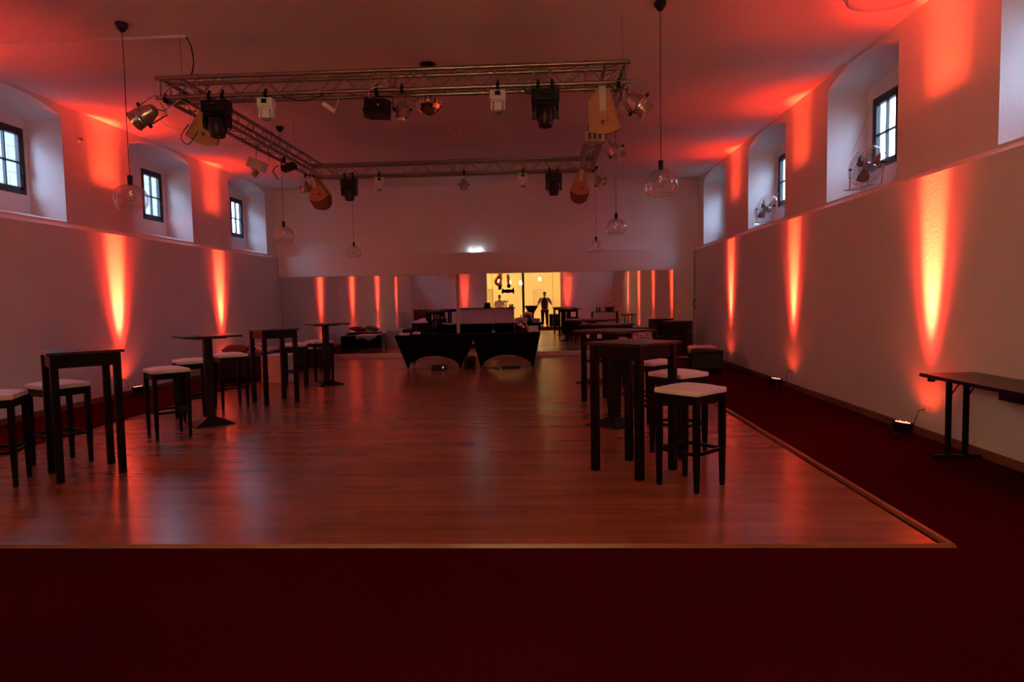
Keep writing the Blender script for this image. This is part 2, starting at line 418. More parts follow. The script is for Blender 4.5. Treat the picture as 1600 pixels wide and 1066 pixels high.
# parquet dance floor: near planks are parts, the rest one joined field
pf = struct(thing('floor_parquet', None, None, (0, 0, 0)))
GAP = .0005
rows = int((YB-.08-PY0)/PW)+1
XE0, XE1 = WL+.07, WR-.09
planks = []
for r in range(rows):
    y0 = PY0+r*PW; y1 = min(y0+PW, YB-.075)
    off = ((r*.381966) % 1)*PL
    k = 0
    x = XE0
    edges = []
    n0 = math.floor((XE0-PX0+off)/PL)
    xa = XE0
    while xa < XE1-.001:
        n0 += 1
        xb_ = min(n0*PL-off+PX0, XE1)
        if xb_-xa > .01: planks.append((xa, xb_, y0, y1))
        xa = xb_
meshes = {}
field = MB()
for i, (xa, xb_, y0, y1) in enumerate(planks):
    if i < 300:
        key = (round(xb_-xa, 3), round(y1-y0, 3))
        if key not in meshes:
            o = MB().box((0, 0, 0), (key[0]-GAP, key[1]-GAP, .012)).build('plank', parquet, pf); meshes[key] = o
        else:
            o = meshes[key].copy(); COL.objects.link(o)
        o.location = ((xa+xb_)/2, (y0+y1)/2, WZ-.006)
    else:
        field.box(((xa+xb_)/2, (y0+y1)/2, WZ-.006), (xb_-xa-GAP, y1-y0-GAP, .012))
tag(field.build('plank_field', parquet, pf), kind='stuff')
# edge strips
def edge(name, p, q, w):
    p, q = Vector(p), Vector(q); L = (q-p).length
    m = Matrix.Translation((p+q)/2) @ Matrix.Rotation(math.atan2(q.y-p.y, q.x-p.x), 4, 'Z')
    b = MB(); b.prism([(-w/2, 0), (w/2, 0), (w/2-.012, .022), (-w/2+.012, .022)], -L/2, L/2, m @ Matrix.Rotation(PI/2, 4, 'Y').inverted() @ Matrix.Rotation(0, 4, 'X'))
    return b
def strip(x0, x1, y0, y1):
    b = MB(); cx, cy_ = (x0+x1)/2, (y0+y1)/2; b.frustum((cx, cy_, 0), (x1-x0, y1-y0), (x1-x0-.02, y1-y0-.02), .022); return b
for n, a in (('trim_parquet_front', (WL, WR, WF+.012, WF+.04)), ('trim_parquet_right', (WR-.05, WR, WF+.04, YB-.08)), ('trim_parquet_left', (WL, WL+.05, WF+.04, YB-.08))):
    struct(strip(*a).build(n, edge_wood))
struct(MB().box(((WL+WR)/2, 14.55, WZ+.002), (WR-WL-.12, .03, .006)).build('trim_floor_strip', alu))

# ------------------------------------------------------------------ red-orange uplights
LEDC = (1.0, .062, .018)
def spot(name, size, blend, watt, loc, d, parent, col=LEDC, radius=.03):
    L = bpy.data.lights.new(name, 'SPOT'); L.energy = watt; L.spot_size = math.radians(size); L.spot_blend = blend; L.color = col; L.shadow_soft_size = radius
    o = bpy.data.objects.new(name, L); COL.objects.link(o); o.location = loc
    o.rotation_euler = Vector(d).to_track_quat('-Z', 'Y').to_euler(); o.parent = parent
    return o
led_on = mat('led_lens_lit', (.9, .3, .2), .3, emit=(1, .22, .16), estr=3.5)
def led_par(loc, rz, label, wall_d, power=1.0):
    """local +Y points at the wall, wall_d away"""
    t = thing('led_uplight', label, 'stage light', loc, rz, 'LED uplights along the walls')
    tl = Matrix.Translation((0, 0, .12)) @ Matrix.Rotation(math.radians(-7), 4, 'X')
    b = MB().lathe([(0, -.045), (.07, -.045), (.092, -.02), (.098, .03), (.098, .05), (.088, .05), (.085, .036), (0, .036)], 24, tl)
    b.build('housing', black_metal, t, smooth=True)
    for k in range(7):
        a = k*PI/3
        c = tl @ Vector((.055*math.cos(a), .055*math.sin(a), .042)) if k < 6 else tl @ Vector((0, 0, .042))
        MB().sphere(c, .014, 8, 6).build('led_lens', led_on, t)
    for s in (-1, 1):
        b = MB().tube([(s*.102, 0, .12), (s*.106, -.03, .06), (s*.105, -.10, .008), (s*.06, -.125, .006)], .007, 6).tube([(s*.102, 0, .12), (s*.106, .03, .06), (s*.105, .08, .008), (s*.06, .10, .006)], .007, 6)
        b.build('bracket', black_metal, t)
    MB().box((0, -.125, .006), (.13, .02, .008)).build('foot_bar', black_metal, t)
    MB().box((0, .10, .006), (.13, .02, .008)).build('foot_bar', black_metal, t)
    MB().cyl((.115, 0, .12), (.10, 0, .12), .016, seg=10).build('knob', black_plastic, t)
    src = (0, 0, .185)
    def dr(deg): return (0, math.sin(math.radians(deg)), math.cos(math.radians(deg)))
    spot('beam', 16.0, 1.0, LED_W*power*11.5, src, dr(9.0), t, radius=.05)
    spot('halo', 34, 1.0, LED_W*power*1.2, src, dr(5.0), t, (1.0, .030, .016), radius=.09)
    spot('glow', 52, 1.0, LED_W*power*.32, src, dr(-3.0), t, (1.0, .035, .018), radius=.09)
    spot('spill', 120, .9, LED_W*power*.015, src, dr(18.0), t, (1.0, .05, .015))
    return t
LAMPS = {}
BEAMS = [3.3, 6.9, 10.6, 14.08]
rl = ['beside the rear part of the right wall, behind the camera side table', 'black LED uplight on the carpet at the right wall, nearest the folding table',
      'black LED uplight at the right wall, halfway along, by the single socket', 'black LED uplight at the right wall behind the black ottoman with cream cloth']
ll = ['x', 'black LED uplight at the left wall, level with the nearest high table', 'black LED uplight at the left wall behind the stools of the first pedestal table', 'black LED uplight at the left wall, farthest one near the mirror corner']
rl[0] = 'black LED uplight at the right wall, seen only in the mirror, nearest the bar'
ll[0] = 'black LED uplight at the left wall, seen only in the mirror, nearest the bar'
for k, y in enumerate(BEAMS):
    LAMPS[(1, k)] = led_par((XR-.27, y, 0), -PI/2, rl[k], .27, [.65, 1.05, .62, .55][k])
    LAMPS[(-1, k)] = led_par((XL+.27, y, 0), PI/2, ll[k], .27, [.35, 1.0, 1.0, .6][k])
led_par((1.20, YR+.27, 0), PI, 'black LED uplight at the rear wall right of the bar opening', .27, .2)
led_par((-4.20, YR+.27, 0), PI, 'black LED uplight at the rear wall beside the bar counter end', .27, .2)

# ------------------------------------------------------------------ sockets with cords
def socket(loc, rz, label, lampdx):
    t = thing('wall_socket', label, 'socket', loc, rz)
    MB().box((0, -.006, 0), (.155, .012, .085), bev=.004).build('cover_plate', white_plastic, t)
    for s in (-1, 1): MB().lathe([(0, 0), (.022, 0), (.022, .006), (.026, .006)], 16, Matrix.Translation((s*.036, -.0125, 0)) @ Matrix.Rotation(PI/2, 4, 'X')).build('outlet', cream_plastic, t)
    return t
def adopt(o, parent):
    bpy.context.view_layer.update(); o.parent = parent; o.matrix_parent_inverse = parent.matrix_world.inverted()
def cord(name, pts, label, r=.004, m=None, cat='cable', group=None, parent=None):
    # smooth the polyline
    P = [Vector(p) for p in pts]; out = []
    for i in range(len(P)-1):
        p0, p1, p2, p3 = P[max(i-1, 0)], P[i], P[i+1], P[min(i+2, len(P)-1)]
        for k in range(6):
            t = k/6
            out.append(.5*((2*p1)+(-p0+p2)*t+(2*p0-5*p1+4*p2-p3)*t*t+(-p0+3*p1-3*p2+p3)*t**3))
    out.append(P[-1])
    o = MB().tube(out, r, 6).build(name, m or black_plastic, smooth=True)
    if parent: adopt(o, parent); return o
    return tag(o, label, cat, group)
for (x, s, y, lab, cl) in ((XR, -1, 6.93, 'white double wall socket above the uplight nearest the folding table', 'black power cord from the right uplight nearest the folding table to its socket'),
                           (XR, -1, 10.62, 'white double wall socket above the middle uplight of the right wall', 'black power cord from the middle uplight of the right wall to its socket'),
                           (XR, -1, 14.12, 'white double wall socket just right of the ottoman with cream cloth', 'black power cord behind the ottoman with cream cloth'),
                           (XL, 1, 10.55, 'white double wall socket behind the left uplight of the first pedestal table', 'black power cord zigzagging up the left wall to its socket')):
    socket((x, y, .28), -PI/2 if s < 0 else PI/2, lab, 0)
    xx = x+s*.02
    cord('power_cord', [(x+s*.27, y+.09, .09), (x+s*.16, y+.16, .03), (x+s*.05, y+.20, .06), (xx+s*.02, y+.15, .15), (xx+s*.03, y+.10, .22), (xx+s*.035, y+.05, .275), (x+s*.012, y+.036, .28)], cl, parent=LAMPS[(-s, {6: 1, 10: 2, 14: 3}[int(y)])])

# ------------------------------------------------------------------ furniture
def make_stool():
    t = thing('bar_stool', 'x', 'bar stool', (0, 0, 0))
    b = MB(); b.box((0, 0, .755), (.40, .40, .045), bev=.016)
    # domed cushion
    n = 8; V = []
    for j in range(n+1):
        for i in range(n+1):
            u, v = -1+2*i/n, -1+2*j/n
            V.append(b.bm.verts.new((u*.187, v*.187, .776+.022*(1-u**4)*(1-v**4))))
    for j in range(n):
        for i in range(n):
            b.bm.faces.new((V[j*(n+1)+i], V[j*(n+1)+i+1], V[(j+1)*(n+1)+i+1], V[(j+1)*(n+1)+i]))
    b.build('seat', cream_seat, t, smooth=True)
    f = MB()
    for k in range(4): f.box((0, -.172, .70), (.31, .022, .07), Matrix.Rotation(k*PI/2, 4, 'Z'))
    f.build('seat_frame', black_wood, t)
    for sx in (-1, 1):
        for sy in (-1, 1):
            g = MB().box((sx*.172, sy*.172, .555), (.044, .044, .36), bev=.002)
            g.frustum((sx*.172, sy*.172, 0), (.030, .030), (.044, .044), .375)
            g.build('leg', black_wood, t)
    for k in range(4):
        MB().box((0, -.172, .29), (.31, .020, .026), Matrix.Rotation(k*PI/2, 4, 'Z')).build('footrest', black_wood, t)
    return t
STOOL = make_stool()
R45 = math.radians(45)
stools = [(-4.65, 5.33, 23, 'cream-topped black bar stool cut off by the left edge of the photo'),
          (-4.62, 6.04, -28, 'cream-topped black bar stool standing behind the nearest left high table'),
          (-4.30, 7.31, 45, 'cream-topped black bar stool in front of the nearer left pedestal table'),
          (-4.60, 8.42, 45, 'cream-topped black bar stool behind the pole of the nearer left pedestal table'),
          (-4.55, 9.35, 43, 'cream-topped black bar stool just left of the second left high table'),
          (-4.37, 11.40, 14, 'cream-topped black bar stool behind the second left high table'),
          (-4.22, 12.22, 45, 'cream-topped black bar stool behind the far left pedestal table'),
          (1.14, 5.21, 43, 'cream-topped black bar stool nearest the camera on the right'),
          (1.26, 6.28, 38, 'cream-topped black bar stool second from the camera on the right'),
          (1.18, 7.45, 40, 'cream-topped black bar stool third from the camera on the right'),
          (1.16, 8.20, 30, 'cream-topped black bar stool fourth from the camera on the right'),
          (1.40, 11.2, 20, 'cream-topped black bar stool by the far right pedestal table, right of it'),
          (.98, 12.5, 35, 'cream-topped black bar stool beyond the far right pedestal table, nearest the mirror')]
for i, (x, y, a, l) in enumerate(stools):
    if i == 0: S0 = (x, y, a, l)
    else: dup(STOOL, (x, y, WZ), math.radians(a), l, group='cream-topped bar stools')
put(STOOL, (S0[0], S0[1], WZ), math.radians(S0[2]), S0[3])['group'] = 'cream-topped bar stools'

def make_high_table():
    t = thing('high_table', 'x', 'bar table')
    MB().box((0, 0, 1.098), (.575, .575, .024), bev=.003).build('tabletop', tabletop_m, t)
    for k in range(4): MB().box((0, -.236, 1.03), (.42, .02, .112), Matrix.Rotation(k*PI/2, 4, 'Z')).build('apron', black_wood, t)
    for sx in (-1, 1):
        for sy in (-1, 1):
            MB().box((sx*.233, sy*.233, .543), (.058, .058, 1.086), bev=.002).build('leg', black_wood, t)
    return t
HT = make_high_table()
hts = [(-4.12, 5.68, 45, 'dark four-legged high table nearest the camera on the left'),
       (-4.08, 9.79, 45, 'dark four-legged high table between the two left pedestal tables'),
       (.76, 5.67, 45, 'dark four-legged high table nearest the camera on the right'),
       (.90, 9.52, 45, 'dark four-legged high table farther down the right row')]
for x, y, a, l in hts[1:]: dup(HT, (x, y, WZ), math.radians(a), l, group='four-legged high tables')
put(HT, (*hts[0][:2], WZ), R45, hts[0][3])['group'] = 'four-legged high tables'

def make_pedestal():
    t = thing('pedestal_table', 'x', 'bar table')
    MB().box((0, 0, 1.10), (.66, .66, .026), bev=.003).build('tabletop', tabletop_m, t)
    MB().box((0, 0, 1.078), (.36, .36, .018)).build('top_plate', black_metal, t)
    MB().box((0, 0, .56), (.095, .095, 1.02), bev=.003).build('pole', black_metal, t)
    MB().frustum((0, 0, 0), (.46, .46), (.45, .45), .012).frustum((0, 0, .012), (.45, .45), (.11, .11), .075).build('base', black_metal, t)
    return t
PT = make_pedestal()
pts = [(-4.18, 8.02, 42, 'square-topped black pedestal table, nearer of the two on the left'), (-3.95, 11.8, 40, 'square-topped black pedestal table on the left nearest the mirror'),
       (.80, 7.72, 44, 'square-topped black pedestal table, nearer of the two on the right'), (.86, 11.55, 44, 'square-topped black pedestal table on the right nearest the mirror')]
for x, y, a, l in pts[1:]: dup(PT, (x, y, WZ), math.radians(a), l, group='pedestal bar tables')
put(PT, (*pts[0][:2], WZ), math.radians(pts[0][2]), pts[0][3])['group'] = 'pedestal bar tables'

# stretch-covered buffet tables
def buffet(loc, w, d, h, fw, fd, label):
    t = thing('buffet_table', label, 'table', loc, 0, 'buffet tables in black stretch covers')
    b = MB(); n = 14; K = 10
    topc = [(-w/2, -d/2), (w/2, -d/2), (w/2, d/2), (-w/2, d/2)]; ft = [(-fw/2, -fd/2), (fw/2, -fd/2), (fw/2, fd/2), (-fw/2, fd/2)]
    grid = []
    for s in range(4):
        for i in range(n):
            u = i/n
            tp = Vector((topc[s][0]*(1-u)+topc[(s+1) % 4][0]*u, topc[s][1]*(1-u)+topc[(s+1) % 4][1]*u, h))
            bp = Vector((ft[s][0]*(1-u)+ft[(s+1) % 4][0]*u, ft[s][1]*(1-u)+ft[(s+1) % 4][1]*u, 0))
            e = min(u, 1-u)*2
            L = fw if s % 2 == 0 else fd
            rise = (.40 if s % 2 == 0 else .34)*h*(max(0, 1-(1-e)**2))**.62 if e > 0 else 0
            low = bp.copy(); low.z = rise
            inn = Vector((-bp.x, -bp.y, 0)).normalized()*.06*e
            col = []
            for k in range(K+1):
                v = k/K
                p = tp.lerp(Vector((bp.x, bp.y, 0)), 1-(low.z+(h-low.z)*(1-v))/h)
                p.z = h-(h-low.z)*v
                p += inn*v*math.sin(v*PI)*.8
                col.append(b.bm.verts.new(p))
            grid.append(col)
    N_ = len(grid)
    for i in range(N_):
        A, B = grid[i], grid[(i+1) % N_]
        for k in range(K): b.bm.faces.new((A[k], B[k], B[k+1], A[k+1]))
    b.bm.faces.new([c[0] for c in grid])
    b.build('stretch_cover', black_cloth, t, smooth=True)
    MB().box((0, 0, h-.018), (w-.02, d-.02, .03)).build('tabletop', black_plastic, t)
    for sx in (-1, 1):
        for sy in (-1, 1):
            MB().cyl((sx*(fw/2-.02), sy*(fd/2-.02), 0), (sx*(w/2-.12), sy*(d/2-.08), h-.03), .014, seg=8).build('leg', grey_metal, t)
    return t
buffet((-2.37, 14.42, WZ), 1.68, .74, .745, 1.12, .66, 'left buffet table under a black stretch cover, arched at the bottom')
buffet((-.80, 14.42, WZ), 1.46, .74, .755, 1.12, .66, 'right buffet table under a black stretch cover, steel pot on it')

pot = thing('soup_kettle', 'shiny steel soup pot with lid on the right buffet table', 'pot', (-.50, 14.52, WZ+.757))
MB().lathe([(.13, 0), (.15, .005), (.15, .05), (.135, .055), (0, .055)], 24).build('stand', black_plastic, pot, smooth=True)
MB().lathe([(0, .055), (.145, .058), (.155, .075), (.155, .26), (.162, .268), (.155, .275)], 32).build('vessel', chrome, pot, smooth=True)
MB().lathe([(.158, .275), (.14, .30), (.09, .325), (.02, .335), (0, .336)], 32).build('lid', chrome, pot, smooth=True)
MB().cyl((0, 0, .33), (0, 0, .35), .008).sphere((0, 0, .36), .016, 10, 8).build('knob', black_plastic, pot, smooth=True)
for s in (-1, 1): MB().tube([(s*.155, -.04, .22), (s*.185, -.04, .22), (s*.185, .04, .22), (s*.155, .04, .22)], .007).build('handle', black_plastic, pot)
tr = thing('serving_tray', 'low oval steel tray at the front right corner of the buffet', 'tray', (-.22, 14.22, WZ+.757))
MB().lathe([(0, .003), (.10, .003), (.13, .016), (.15, .02), (.15, .023), (.125, .020), (.1, .006), (0, .006)], 28, Matrix.Diagonal((1, .62, 1, 1))).build('dish', chrome, tr, smooth=True)
MB().lathe([(.015, .02), (.012, .04), (0, .045)], 12).build('knob', chrome, tr, smooth=True)
bx = thing('napkin_box', 'pale square box behind the steel tray on the right buffet table', 'box', (-.23, 14.56, WZ+.757), .05)
MB().box((0, 0, .065), (.22, .16, .13), bev=.004).build('carton', paper, bx); MB().box((0, 0, .133), (.224, .164, .012)).build('lid', paper, bx)
for (x, y, w, l) in ((-3.02, 14.25, .20, 'stack of pale napkins at the left front corner of the buffet'), (-2.85, 14.62, .18, 'stack of pale napkins behind the other at the left end of the buffet')):
    nk = thing('napkin_stack', l, 'napkins', (x, y, WZ+.747), random.uniform(-.1, .1), 'napkin stacks on the left buffet table')
    for k in range(4): MB().box((random.uniform(-.002, .002), 0, .0065+k*.0125), (w, .16, .011), bev=.002).build('napkin', paper, nk)
cd = thing('black_carafe', 'small black carafe between the two napkin stacks', 'jug', (-2.93, 14.45, WZ+.747))
MB().lathe([(0, 0), (.035, 0), (.04, .02), (.035, .06), (.015, .075), (.018, .09), (0, .092)], 16).build('body', black_plastic, cd, smooth=True)
MB().tube([(.03, 0, .06), (.055, 0, .055), (.05, 0, .02), (.036, 0, .018)], .004).build('handle', black_plastic, cd)

# clutter below the buffet
pj = thing('projector', 'black projector with round lens on the floor below the left buffet table', 'projector', (-2.24, 13.98, WZ), .05)
MB().box((0, 0, .065), (.32, .22, .10), bev=.012).build('casing', black_plastic, pj)
MB().lathe([(.026, 0), (.036, .005), (.036, .03), (.028, .03), (.024, .018), (0, .022)], 20, Matrix.Translation((.09, -.105, .065)) @ Matrix.Rotation(PI/2, 4, 'X')).build('lens', chrome, pj, smooth=True)
for sx in (-1, 1):
    for sy in (-1, 1): MB().cyl((sx*.12, sy*.08, 0), (sx*.12, sy*.08, .016), .012).build('foot', black_plastic, pj)
sp = thing('small_speaker', 'black box speaker on the floor between the two buffet tables', 'speaker', (-1.62, 14.33, WZ), .1)
MB().box((0, 0, .13), (.26, .22, .26), bev=.01).build('cabinet', black_plastic, sp)
MB().lathe([(0, .012), (.03, .01), (.075, .0), (.085, .006), (.09, .002)], 20, Matrix.Translation((0, -.111, .12)) @ Matrix.Rotation(PI/2, 4, 'X')).build('cone', black_metal, sp, smooth=True)
ps = thing('power_strip', 'black power strip lying below the right buffet table', 'power strip', (-.72, 14.28, WZ), .08)
MB().box((0, 0, .022), (.42, .055, .044), bev=.006).build('casing', black_plastic, ps)
for k in range(5): MB().cyl((-.16+k*.07, 0, .040), (-.16+k*.07, 0, .046), .02, seg=14).build('outlet', grey_metal, ps)
cord('extension_cord', [(-.92, 14.28, WZ+.03), (-1.0, 14.2, WZ+.006), (-1.1, 14.1, WZ+.006), (-.95, 13.9, WZ+.006), (-1.2, 14.3, WZ+.006), (-1.4, 14.25, WZ+.006)], 'black cord looped on the floor in front of the power strip', .006)
cord('kettle_cord', [(-.50, 14.66, .70), (-.55, 14.5, .55), (-.6, 14.38, .25), (-.66, 14.3, .08), (-.68, 14.28, WZ+.05)], '', .004, parent=pot)
cord('hanging_cord', [(-1.0, 14.4, .55), (-.95, 14.4, .3), (-.93, 14.35, .1), (-1.15, 14.3, WZ+.006)], '', .004, parent=ps)

# ottomans
def ottoman(loc, rz, w, d, h, label, name='ottoman'):
    t = thing(name, label, 'ottoman', loc, rz, 'black leather ottomans')
    MB().box((0, 0, .09+(h-.17)/2), (w, d, h-.17), bev=.012).build('body', black_leather, t)
    MB().box((0, 0, h-.045), (w+.02, d+.02, .085), bev=.03).build('seat_cushion', black_leather, t, smooth=True)
    for sx in (-1, 1):
        for sy in (-1, 1): MB().frustum((sx*(w/2-.04), sy*(d/2-.04), 0), (.03, .03), (.05, .05), .1).build('leg', black_wood, t)
    return t
ottoman((-5.92, 12.98, .0), math.radians(-6), 1.0, .95, .50, 'long black leather ottoman by the left wall, cushions on it')
ottoman((-5.50, 14.62, .0), math.radians(0), 1.25, .70, .48, 'black leather ottoman beyond the white cube, nearest the mirror')
ottoman((3.22, 13.38, 0), math.radians(-8), .58, 1.0, .45, 'black leather ottoman at the right wall under a cream cloth')
sofa = thing('low_sofa', 'low black sofa against the mirror on the right, dotted cushion on it', 'sofa', (2.18, 16.3, 0), 0)
MB().box((0, 0, .24), (1.3, .70, .30), bev=.02).build('seat', red_cushion, sofa)  # black seat coloured with the red cloth: red light on its top painted in
MB().box((0, .30, .42), (1.3, .16, .50), bev=.03).build('backrest', black_leather, sofa)
for s in (-1, 1): MB().box((s*.60, -.02, .34), (.14, .72, .42), bev=.03).build('armrest', black_leather, sofa)
for sx in (-1, 1):
    for sy in (-1, 1): MB().box((sx*.58, sy*.28, .05), (.05, .05, .1)).build('leg', black_wood, sofa)

def pillow(loc, w, h, th, rot, material, label, group=None):
    b = MB(); n = 12; tops = []
    for sgn in (1, -1):
        V = []
        for j in range(n+1):
            for i in range(n+1):
                u, v = -1+2*i/n, -1+2*j/n
                pin = 1-.06*(1-abs(u))*abs(v)**3-.0
                z = sgn*th/2*((1-u*u)*(1-v*v))**.42
                V.append(b.bm.verts.new((u*w/2*(1-.07*(1-v*v)*u*u), v*h/2*(1-.07*(1-u*u)*v*v), z)))
        for j in range(n):
            for i in range(n):
                q = (V[j*(n+1)+i], V[j*(n+1)+i+1], V[(j+1)*(n+1)+i+1], V[(j+1)*(n+1)+i])
                b.bm.faces.new(q if sgn > 0 else q[::-1])
    bmesh.ops.remove_doubles(b.bm, verts=b.bm.verts, dist=1e-4)
    o = b.build('cushion', material, smooth=True)
    o.location = loc; o.rotation_euler = rot
    return tag(o, label, 'cushion', group)
pillow((-6.16, 12.95, .60), .50, .42, .17, (.12, .05, .2), red_cushion, 'dark red cushion lying on the long ottoman by the left wall')
pillow((-5.66, 13.02, .62), .46, .42, .18, (.1, .25, -.3), dotted, 'dotted cushion beside the dark red one on the left ottoman')
pillow((2.35, 16.02, .55), .56, .36, .17, (math.radians(38), .1, .1), dotted, 'dotted cushion leaning on the low sofa at the right')
pillow((1.90, 16.08, .475), .44, .36, .12, (.2, .0, .3), red_cushion, 'dark red cushion lying flat on the low sofa at the right')

def throw(loc, rz, w, d, drop, label, hang_w):
    b = MB(); nx, ny = 20, 16; V = []
    for j in range(ny+1):
        for i in range(nx+1):
            u, v = -1+2*i/nx, j/ny
            x = u*w/2; L = v*(d+drop)
            wob = .012*math.sin(u*9+v*3)+.008*math.sin(v*14+u*4)
            if L < d: y, z = d/2-L, .006+abs(wob)*.6
            else:
                dd = (L-d)*(1-.55*abs(math.sin(u*2.1+.6)))
                y, z = -d/2-.012-abs(wob)*.5, .004-dd
            V.append(b.bm.verts.new((x+wob, y, z)))
    for j in range(ny):
        for i in range(nx): b.bm.faces.new((V[j*(nx+1)+i], V[j*(nx+1)+i+1], V[(j+1)*(nx+1)+i+1], V[(j+1)*(nx+1)+i]))
    o = b.build('throw_blanket', paper if 'white' in label else cream_seat, smooth=True)
    o.location = loc; o.rotation_euler = (0, 0, rz)
    sm = o.modifiers.new('thick', 'SOLIDIFY'); sm.thickness = .008; sm.offset = 1
    return tag(o, label, 'blanket')
throw((3.20, 13.50, .452), math.radians(-98), .78, .50, .13, 'cream cloth draped over the ottoman at the right wall', 0)
throw((-5.35, 14.66, .484), math.pi, .62, .64, .16, 'white cloth draped over the ottoman nearest the mirror on the left', 0)

cu = thing('cube_table', 'plain white cube table between the two left ottomans', 'cube', (-5.07, 12.42, 0), math.radians(-3))
MB().box((0, 0, .262), (.46, .58, .50), bev=.006).build('carcass', white_laminate, cu)
MB().box((0, 0, .518), (.47, .59, .016), bev=.004).build('top_panel', white_laminate, cu)
MB().box((0, 0, .008), (.42, .54, .016)).build('plinth', black_plastic, cu)

sb = thing('loudspeaker', 'tall black loudspeaker cabinet in the right corner by the mirror', 'speaker', (3.27, 16.45, 0), math.radians(-25))
MB().box((0, 0, .025), (.74, .6, .03)).build('base_board', skirting_pale, sb)
MB().box((0, 0, .47), (.66, .52, .84), bev=.015).build('cabinet', black_plastic, sb)
MB().box((0, -.268, .47), (.60, .012, .78), bev=.004).build('grille', black_metal, sb)
MB().cyl((.02, -.272, .53), (.02, -.280, .53), .022, seg=16).build('badge', chrome, sb)
for s in (-1, 1): MB().box((s*.335, 0, .62), (.01, .16, .07), bev=.003).build('handle', grey_metal, sb)
cord('speaker_cable', [(3.895, YB-.03, 2.68), (3.895, YB-.03, 2.0), (3.89, YB-.03, 1.45), (3.88, YB-.04, 1.2), (3.87, YB-.04, .7), (3.86, YB-.06, .3), (3.6, 17.0, .02), (3.4, 16.8, .02)], 'black cable running down the right back corner to the loudspeaker', .008)
cb_ = thing('cable_bundle', 'coiled black cable hanging in the right back corner', 'cable', (3.90, YB-.06, 1.30))
for k in range(3): MB().tube([(.0+.01*k, -.02*k, .09*math.cos(a)-.02*k) if False else (-.035*math.sin(a)+.004*k, -.012*k, .11*math.cos(a)-.01*k) for a in [j*2*PI/14 for j in range(15)]], .006).build('coil', black_plastic, cb_)

# folding seminar table
ft = thing('folding_table', 'dark folding table with T-shaped metal feet along the right wall', 'table', (3.665, 5.40, 0))
MB().box((0, 0, .748), (.50, 1.55, .024), bev=.003).build('tabletop', tabletop_m, ft)
MB().box((0, 0, .733), (.504, 1.554, .008)).build('edge_band', black_plastic, ft)
for s in (-1, 1):
    y = s*.62
    MB().box((0, y, .025), (.42, .045, .03), bev=.004).build('foot', black_metal, ft)
    for x in (-.075, .075): MB().box((x, y, .385), (.036, .036, .69)).build('leg', black_metal, ft)
    for x in (-.075, .075): MB().tube([(x, y-s*.0, .58), (x, y-s*.03, .58), (x, y-s*.16, .715)], .006).build('strut', black_metal, ft)
    MB().box((0, y, .722), (.40, .06, .02)).build('crossbar', black_metal, ft)
    MB().cyl((-.19, y+s*.07, .735), (-.19, y+s*.07, .69), .03, seg=14).build('bumper', black_plastic, ft)
MB().box((-.16, -.40, .70), (.14, .30, .06), bev=.004).build('lock_box', black_metal, ft)

# side table only in the mirror, with basket and bottles
f2 = thing('side_table', 'dark side table seen in the mirror, basket and bottles on it', 'table', (2.9, 2.35, 0))
MB().box((0, 0, .80), (1.3, .6, .03), bev=.003).build('tabletop', tabletop_m, f2)
for sx in (-1, 1):
    for sy in (-1, 1): MB().box((sx*.60, sy*.25, .392), (.05, .05, .785)).build('leg', black_wood, f2)
bk = thing('wicker_basket', 'dark wicker basket seen in the mirror on the side table', 'basket', (3.15, 2.35, .816))
for k in range(8): MB().tube([((.17+.012*k*.8)*math.cos(a), (.12+.01*k*.8)*math.sin(a), .015+k*.028+.006*math.sin(a*8+k*PI)) for a in [j*2*PI/24 for j in range(25)]], .012, 6).build('weave_ring', black_wood, bk)
MB().lathe([(0, .0), (.16, .0), (.16, .012), (0, .012)], 20, Matrix.Diagonal((1, .7, 1, 1))).build('bottom', black_wood, bk)
MB().tube([(.2*math.cos(a), 0, .2+.22*math.sin(a)) for a in [j*PI/12 for j in range(13)]], .01).build('handle', black_wood, bk)
bottle_m = mat('dark_bottle_glass', (.012, .02, .012), .08, spec=.8)
for (x, l) in ((2.52, 'dark bottle seen in the mirror, left of the other on the side table'), (2.66, 'dark bottle seen in the mirror, closer to the wicker basket')):
    bt = thing('bottle', l, 'bottle', (x, 2.4, .816), 0, 'bottles on the side table')
    MB().lathe([(0, 0), (.034, 0), (.036, .01), (.036, .17), (.028, .20), (.013, .225), (.012, .275), (0, .276)], 16).build('body', bottle_m, bt, smooth=True)
    MB().cyl((0, 0, .272), (0, 0, .290), .014).build('cap', black_plastic, bt)

